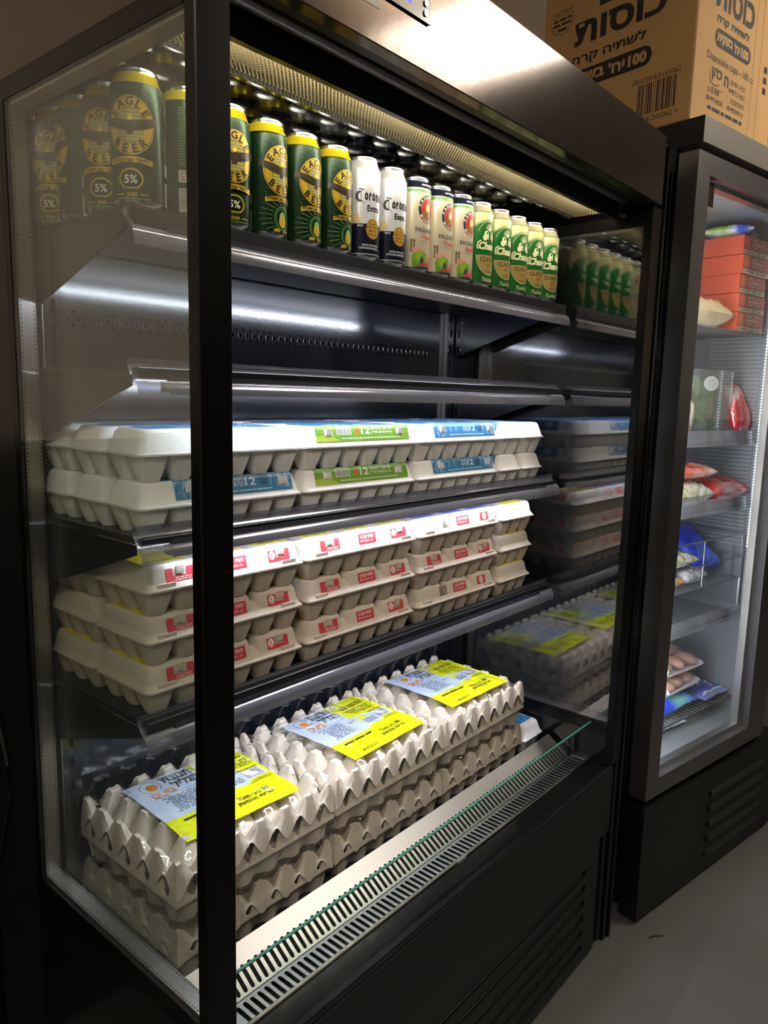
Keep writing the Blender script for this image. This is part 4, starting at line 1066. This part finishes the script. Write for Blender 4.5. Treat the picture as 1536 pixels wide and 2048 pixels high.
# --- top shelf: flat red boxes, printed bag, sliced bread, blue bag, plain carton
def red_boxes():  # built inside to stand in for red boxes mirrored in the door glass
    w, d, h = .165, .20, .054
    me = MB().box(0, w, 0, d, 0, h).mesh('carton_board', paint('#b4472f', .35)); bevel(me, .0015)
    a = Art(); a.rect(.002, .0015, w - .002, .014, '#d8c3a4').rect(.002, .014, w - .002, .016, '#7c2418')
    a.rect(.004, .019, .036, .051, '#d9633a'); doodles(a, .008, .022, .032, .048, 14, '#f0c9a0', 8)
    a.ring(.072, .035, .020, .013, .0016, '#e8d2b4').ring(.072, .035, .016, .010, .0010, '#e8d2b4').ring(.118, .035, .018, .013, .0016, '#e8d2b4').small(.058, .031, .132, .039, 1, '#e8d2b4', 3)
    a.small(.008, .004, .070, .012, 1, '#7c5a3a', 4).rect(.086, .0025, .104, .0135, '#8f9a92').small(.110, .004, .150, .012, 1, '#7c5a3a', 6)
    am = a.mesh('box_print', lambda u, v, l: (u, -.0006 - l, v))
    for k in range(5):
        t = fthing('reflection_box', 'flat red box standing in for a door reflection, %s of the stack' % ('lowest', 'second from the bottom', 'middle one', 'second from the top', 'topmost')[k], 'food box', (.515 + .003 * (k % 2), .122 + .002 * (k % 3), 1.6205 + k * (h + .0008)), .0, 'red boxes standing in for a door reflection')
        obj('carton_board', me, t); obj('front_print', am, t)
red_boxes()
t = fthing('reflection_carton', 'brown carton standing in for a reflection behind the bread on the top freezer shelf', 'cardboard box', (.235, .345, 1.6205))  # stands in for a cardboard box mirrored in the door glass
obj('carton_walls', bevel(MB().box(0, .27, 0, .22, 0, .29).mesh('carton_walls', CARD), .002), t); obj('packing_tape', MB().box(.11, .16, -.0008, -.0002, .0, .29).box(.11, .16, -.0008, .2208, .2902, .2908).mesh('packing_tape', paint('#c9a878', .2)), t)
a = Art(); a.rect(-.095, -.06, .095, .06, '#e0c9a0'); a.ell(-.045, .0, .03, .035, '#e0a04c', 16).ell(.06, -.025, .03, .02, '#e2963c', 14); a.rect(.0, .012, .07, .018, '#f2ead8').rect(.0, -.004, .06, .002, '#f2ead8').rect(.0, -.02, .05, -.014, '#f2ead8')
bag('bread_bag', 'clear bag of sliced pale bread on the top freezer shelf', 'bread bag', .27, .125, .085, (.37, .182, 1.6205), (0, 0, .02), foil('bread', ('#d9c08a', '#ead9ae', '#c9a366'), 2.0, 9, bump=.35), 1)
bag('snack_bag', 'upright white bag with brown picture leaning on the brown carton', 'food bag', .15, .20, .05, (.40, .325, 1.724), (1.45, 0, .03), foil('snack', ('#c9cdd2', '#dfe3e6', '#b98a6a', '#7d4a46'), 4.2, 7), 2)
bag('food_bag', 'shiny blue and white bag lying on the red boxes', 'food bag', .14, .15, .040, (.595, .205, 1.8972), (0, 0, .3), foil('blue_white', ('#2a55d6', '#3f6be8', '#e6e9ef', '#8fbf3a'), 6.1, 10), 3)
# --- second shelf
t = fthing('salad_box', 'clear tray of green vegetables with a white print, standing on the second freezer shelf', 'food tray', (.405, .165, 1.3002))
obj('vegetables', pillow(.195, .185, .042, 12, .3).mesh('vegetables', patch_mat('greens', ('#4a6a3c', '#7d9a5c', '#5c7a54', '#a8b472'), 40, .5, .8, 60)), t, (.1025, .067, .103), (1.42, 0, 0))
obj('clear_cover', MB().box(0, .205, -.0015, .0, 0, .205).box(0, .0015, 0, .075, 0, .205).box(.2035, .205, 0, .075, 0, .205).box(0, .205, 0, .075, .2035, .205).mesh('clear_cover', clear('pet_cover', (.96, .98, .96), .06, .02, haze=.05)), t)
a = Art(); a.ell(.07, .165, .045, .022, '#d9dcda', 18); doodles(a, .04, .153, .10, .178, 26, '#7c8a80', 3)
obj('white_print', a.mesh('white_print', lambda u, v, l: (u, -.0018 - l, v)), t)
bag('food_bag', 'bright red bag beside the green vegetables on the second freezer shelf', 'food bag', .086, .17, .055, (.6605, .20, 1.3865), (1.2, 0, 0), foil('red_a', ('#a81c26', '#c92a34', '#e4e0dc'), 1.3, 9), 4)
bag('food_bag', 'clear crinkled bag with yellow contents, front corner of the second freezer shelf', 'food bag', .12, .18, .065, (.325, .215, 1.3960), (1.30, 0, .15), foil('clear_y', ('#b9b39a', '#d2cfc0', '#b39a54', '#e3e4e0'), 5.3, 12), 5)
# --- third shelf
bag('food_bag', 'orange-red bag with white lettering strip at the left of the third freezer shelf', 'food bag', .20, .12, .045, (.41, .192, 1.1795), (0, 0, -.05), foil('red_b', ('#c9402c', '#dd5a40', '#ece6e0'), 7.7, 8), 6)
bag('food_bag', 'clear bag of pale noodles in front of the orange-red bag', 'food bag', .22, .13, .078, (.39, .190, 1.0962), (0, 0, .04), foil('noodle', ('#c2bfa8', '#dcd9c6', '#a8a070', '#e8e8e4'), 3.9, 16), 7)
bag('food_bag', 'deep red glossy bag at the right of the third freezer shelf', 'food bag', .192, .145, .078, (.6085, .195, 1.0962), (0, 0, -.03), foil('red_c', ('#7d121c', '#b0202a', '#c93a3c', '#b9a08a'), 2.9, 9), 8)
# --- wire basket with bags
t = fthing('wire_basket', 'grey wire basket full of bags on the fourth freezer shelf', 'basket', (.20, .122, .7405))
wb = MB()
W_, D_, H_ = .49, .40, .255
for (x, y) in ((0, 0), (W_, 0), (W_, D_), (0, D_)): wb.tube([(x, y, .002), (x, y, .11)], .0024, 6)
for z in (.11, .18, H_): wb.tube([(0, 0, z), (W_, 0, z), (W_, D_, z), (0, D_, z), (0, 0, z)], .0024, 6)
for k in range(11):
    x = W_ * k / 10
    if k % 5 == 0: wb.tube([(x, 0, 0.11), (x, 0, H_)], .0022, 6); wb.tube([(x, D_, 0.11), (x, D_, H_)], .0022, 6)
for k in range(20): wb.tube([(.01 + k * .0253, 0, .11), (.01 + k * .0253, D_, .11)], .0018, 6)
obj('basket_wire', wb.mesh('basket_wire', mat('basket_grey', '#8a8c90', .3, .8), 60), t)
bag('food_bag', 'vivid blue bag lying on top of the wire basket load', 'food bag', .150, .19, .05, (.604, .262, .9255), (.75, 0, -.05), foil('blue', ('#0f35d0', '#1544f0', '#0f3ae0', '#2a5cf4'), 4.4, 6), 9)
bag('food_bag', 'pale blue bag with vegetable picture at the back of the basket', 'food bag', .30, .20, .05, (.49, .425, .9385), (.95, 0, -.03), foil('paleblue', ('#6f8fc9', '#c3d2e4', '#dcd3c2', '#3f6fd0'), 8.2, 9), 10)
bag('food_bag', 'clear bag of orange and green mixed vegetables in the basket', 'food bag', .20, .145, .05, (.362, .208, .9085), (0, 0, .05), foil('mixveg', ('#c98a3c', '#d8d2bf', '#6f8a3c', '#e2e4e4', '#d9642c'), 6.4, 18), 11)
bag('food_bag', 'clear crinkled bag with pale painted sheen on its folds at the front of the basket', 'food bag', .138, .12, .052, (.452, .195, .8525), (0, 0, .03), foil('fold_sheen', ('#8f9296', '#c8cbd0', '#6f6a66', '#e6e8ec'), 9.5, 14), 12)  # near-white patches paint the highlights on the film's folds
bag('food_bag', 'white bag with carrot picture low in the basket', 'food bag', .15, .12, .050, (.298, .195, .8525), (0, 0, -.03), foil('carrot', ('#d8d8d4', '#e8e8e4', '#7a8a5a', '#dd7a34'), 1.9, 12), 13)
# --- bottom: chicken trays and packs
def chicken(label, loc, rot, seed):
    t = thing('chicken_tray', label, 'meat tray', (0, 0, 0), 0, 'wrapped chicken trays')
    from mathutils import Euler
    t.matrix_world = Matrix.Translation(FO) @ Matrix.Rotation(FROT, 4, 'Z') @ Matrix.Translation(loc) @ Euler(rot).to_matrix().to_4x4()
    obj('foam_tray', MB().loft([[(x, y, 0) for x, y in rrect(.19, .13, .02)], [(x, y, .022) for x, y in rrect(.23, .17, .03)], [(x, y, .022) for x, y in rrect(.222, .162, .028)], [(x, y, .004) for x, y in rrect(.184, .124, .02)]], cap0=True).mesh('foam_tray', paint('#e4e4e6', .6), 40), t)
    for k in range(6):
        rn = random.Random(seed * 10 + k)
        m = MB(); nseg = 14
        m.grid(lambda u, v: (lambda th, ph, q: ((.038 * q) * math.cos(th) * math.sin(ph), (.030 * q) * math.sin(th) * math.sin(ph), .018 * q * math.cos(ph)))(2 * PI * u, PI * v, 1 + .25 * noise.noise(Vector((math.cos(2 * PI * u) * 1.5 + k * 3, math.sin(2 * PI * u) * 1.5 + seed, v * 2)))), nseg, 9)
        obj('chicken_piece', m.mesh('chicken_piece', mat('chicken', '#cf9f8e', .35, var=.25, vscale=30, coat=.4), 80), t, (-.07 + (k % 3) * .068 + rn.uniform(-.008, .008), -.033 + (k // 3) * .066, .026), (0, 0, rn.uniform(0, 3)))
    obj('cling_film', MB().loft([[(x, y, .020) for x, y in rrect(.236, .176, .032)], [(x, y, .040) for x, y in rrect(.205, .145, .03)], [(x, y, .046) for x, y in rrect(.15, .09, .02)]], cap0=False).mesh('cling_film', FILM, 60), t)
chicken('clear wrapped tray of pink chicken pieces on top of another on the lowest freezer shelf', (.478, .243, .5618), (.12, .0, -.04), 1)
chicken('clear wrapped tray of pink chicken half hidden under another tray', (.455, .232, .5005), (0, 0, .03), 2)
a = Art(); a.rect(-.062, .0, .062, .115, '#2f56c4').rect(-.062, -.105, .062, -.095, '#3f6bd0').small(-.045, .045, .045, .095, 3, '#e9edf4', 3).small(-.05, -.075, .035, -.02, 4, '#3a4a7c', 5).rect(.0, -.012, .056, -.006, '#c9402c')
bag('food_pack', 'flat white and blue printed pack standing behind the chicken tray', 'food pack', .142, .26, .028, (.6340, .425, .5640), (1.05, 0, 0), foil('packw', ('#dfe3ea', '#c9cfda', '#e9ecf1'), 3.0, 6), 14, print_on(a, .142, .26, .028, 14))
a = Art(); a.rect(-.066, -.042, .066, .042, '#4a5fc0').small(-.052, .002, .052, .030, 2, '#e4e8f4', 3).poly([(.012, -.030), (.036, -.022), (.046, .006), (.030, .0)], '#d9a06a').rect(-.066, -.042, .066, -.036, '#e4e8f4')
bag('food_pack', 'slate blue and grey printed pack lying flat at the right of the lowest shelf', 'food pack', .16, .115, .028, (.6270, .1800, .4482), (0, 0, 0), foil('packb', ('#8f93a8', '#6a76b8', '#b9bcc8'), 5.5, 6), 15, print_on(a, .16, .115, .028, 15))
bag('food_bag', 'blue and turquoise bag at the front of the lowest freezer shelf', 'food bag', .23, .115, .046, (.405, .190, .4482), (0, 0, .03), foil('turq', ('#1434c4', '#1a44dc', '#7cc4c4', '#d9dfe0'), 4.8, 5, stretch=(1, .3, .3)), 16)
bag('food_bag', 'crumpled white bag on the freezer floor', 'food bag', .19, .10, .032, (.36, .185, .4001), (0, 0, -.05), foil('whitecr', ('#dfe2e8', '#f0f2f5', '#b9c4d9', '#e0b8a8'), 7.2, 9), 17)

# ------------------------------------------------------------------ cartons on top of the freezer
def disposable_box():
    t = fthing('cardboard_box', 'brown cardboard box of disposable cups with black printing on the freezer top', 'cardboard box', (.0, .030, 2.0590))
    w, d, h = .345, .445, .52
    obj('box_walls', bevel(MB().box(0, w, 0, d, 0, h).mesh('box_walls', CARD), .003), t)
    K = '#2a2522'
    a = Art(); z0 = 2.059
    X = lambda ly: d - (ly - .03)       # left face: reading direction runs from back to front
    def T(s, l0, za, l1, zb, b=.03): a.text(s, X(l0), za - z0, X(l1), zb - z0, K, b)
    T(heb('כוסות'), .372, 2.318, .110, 2.375, .035)
    a.rect(X(.30), 2.395 - z0, X(.20), 2.47 - z0, K)
    T(heb('לשתיה קרה'), .376, 2.268, .160, 2.298, .03)
    a.poly([(X(.42), 2.212 - z0), (X(.160), 2.212 - z0), (X(.146), 2.218 - z0), (X(.140), 2.234 - z0), (X(.146), 2.252 - z0), (X(.160), 2.258 - z0), (X(.42), 2.258 - z0)], K)
    a.text('100', X(.206), 2.221 - z0, X(.154), 2.249 - z0, '#c29c68', .06); a.text(heb("יח'"), X(.262), 2.221 - z0, X(.215), 2.249 - z0, '#c29c68', .04); a.text(heb('בשקית'), X(.40), 2.218 - z0, X(.275), 2.249 - z0, '#c29c68', .05)
    T('GRHC3014151535062', .190, 2.172, .060, 2.184, .0)
    a.barcode(X(.172), 2.098 - z0, X(.068), 2.169 - z0, K, None, 12)
    T('0014-205062 >', .172, 2.080, .060, 2.092, .0)
    a.poly([(X(.452), 2.412 - z0), (X(.380), 2.412 - z0), (X(.380), 2.392 - z0), (X(.396), 2.370 - z0), (X(.416), 2.364 - z0), (X(.438), 2.370 - z0), (X(.452), 2.392 - z0)], K)
    a.poly([(X(.4508), 2.4108 - z0), (X(.3812), 2.4108 - z0), (X(.3812), 2.3925 - z0), (X(.3968), 2.3712 - z0), (X(.416), 2.3652 - z0), (X(.4372), 2.3712 - z0), (X(.4508), 2.3925 - z0)], '#c29c68')
    T(heb('מאושר לפסח'), .448, 2.416, .384, 2.426, .0); a.small(X(.446), 2.385 - z0, X(.386), 2.408 - z0, 2, K, 4, k=.5); a.small(X(.432), 2.371 - z0, X(.400), 2.384 - z0, 1, K, 5, k=.5)
    obj('side_print', a.mesh('side_print', lambda u, v, l: (-.0004 - l, d - u, v), eps=.00005, rough=.7), t, label='black printed lettering, barcode and stamp')
    a = Art(); K2 = K
    def F(s, x0, za, x1, zb, b=.03): a.text(s, x0, za - z0, x1, zb - z0, K2, b)
    F(heb('כוסות'), .078, 2.326, .268, 2.385, .035); F(heb('לשתיה קרה'), .088, 2.292, .250, 2.314, .04)
    a.poly([(.098, 2.244 - z0), (.250, 2.244 - z0), (.262, 2.252 - z0), (.265, 2.264 - z0), (.262, 2.276 - z0), (.250, 2.284 - z0), (.098, 2.284 - z0), (.088, 2.276 - z0), (.085, 2.264 - z0), (.088, 2.252 - z0)], K2)
    a.text('100', .214, 2.252 - z0, .254, 2.275 - z0, '#c29c68', .06); a.text(heb("יח'"), .178, 2.252 - z0, .208, 2.275 - z0, '#c29c68', .04); a.text(heb('בשקית'), .096, 2.250 - z0, .170, 2.275 - z0, '#c29c68', .05)
    F('Disposable cups - 180 cc', .056, 2.203, .291, 2.226, .0)
    F(heb('כהן'), .082, 2.168, .132, 2.196, .03); F(heb('ח'), .146, 2.168, .166, 2.192, .03); F('.', .138, 2.168, .141, 2.172, .03); a.line([(.078, 2.190 - z0), (.074, 2.178 - z0), (.078, 2.164 - z0), (.095, 2.158 - z0), (.115, 2.160 - z0), (.125, 2.166 - z0)], .002, K2).rect(.085, 2.151 - z0, .140, 2.1525 - z0, K2)
    F(heb('יבוא, שיווק'), .176, 2.176, .252, 2.190, .0); F(heb('הפצה בלעדית'), .172, 2.160, .252, 2.173, .0)
    F('5168', .070, 2.138, .098, 2.149, .0); F(heb('ת.ד.'), .101, 2.138, .125, 2.149, .0); F('223', .182, 2.138, .202, 2.149, .0); F(heb('האורגים'), .206, 2.138, .252, 2.149, .0)
    F('08-9934020', .066, 2.120, .145, 2.131, .0); F('08-9930991', .168, 2.120, .236, 2.131, .0); F(heb('טל:'), .238, 2.120, .252, 2.131, .0)
    a.small(.064, 2.098 - z0, .252, 2.112 - z0, 1, K2, 7, k=.55)
    obj('front_print', a.mesh('front_print', lambda u, v, l: (u, -.0004 - l, v), eps=.00005, rough=.7), t, label='dark grey printed lettering')
    obj('fold_crease', MB().box(.283, .2842, -.0006, -.0002, .0, h).box(.318, .3192, -.0006, -.0002, .0, h).mesh('fold_crease', CARD), t)
disposable_box()
t = fthing('cardboard_box', 'second brown box behind the printed one on the freezer top', 'cardboard box', (.375, .085, 2.0590), .0)
obj('box_walls', bevel(MB().box(0, .33, 0, .40, 0, .46).mesh('box_walls', CARD), .003), t)
obj('tape_strip', MB().box(.14, .19, -.0010, -.0004, .0, .46).mesh('tape_strip', paint('#c9a878', .2)), t)
a = Art(); a.small(.02, .18, .10, .26, 3, '#33291f', 4, k=.6)
obj('front_print', a.mesh('front_print', lambda u, v, l: (u, -.0004 - l, v)), t)

tw = MB().tube([(0, 0, .0022), (.018, -.010, .0030), (.034, -.026, .0022)], .0016, 6).mesh('twig', paint('#2a231a', .8))
tag(obj('twig', tw, None, (1.305, -.085, 0)), 'short dark twig on the concrete floor by the freezer corner', 'twig')
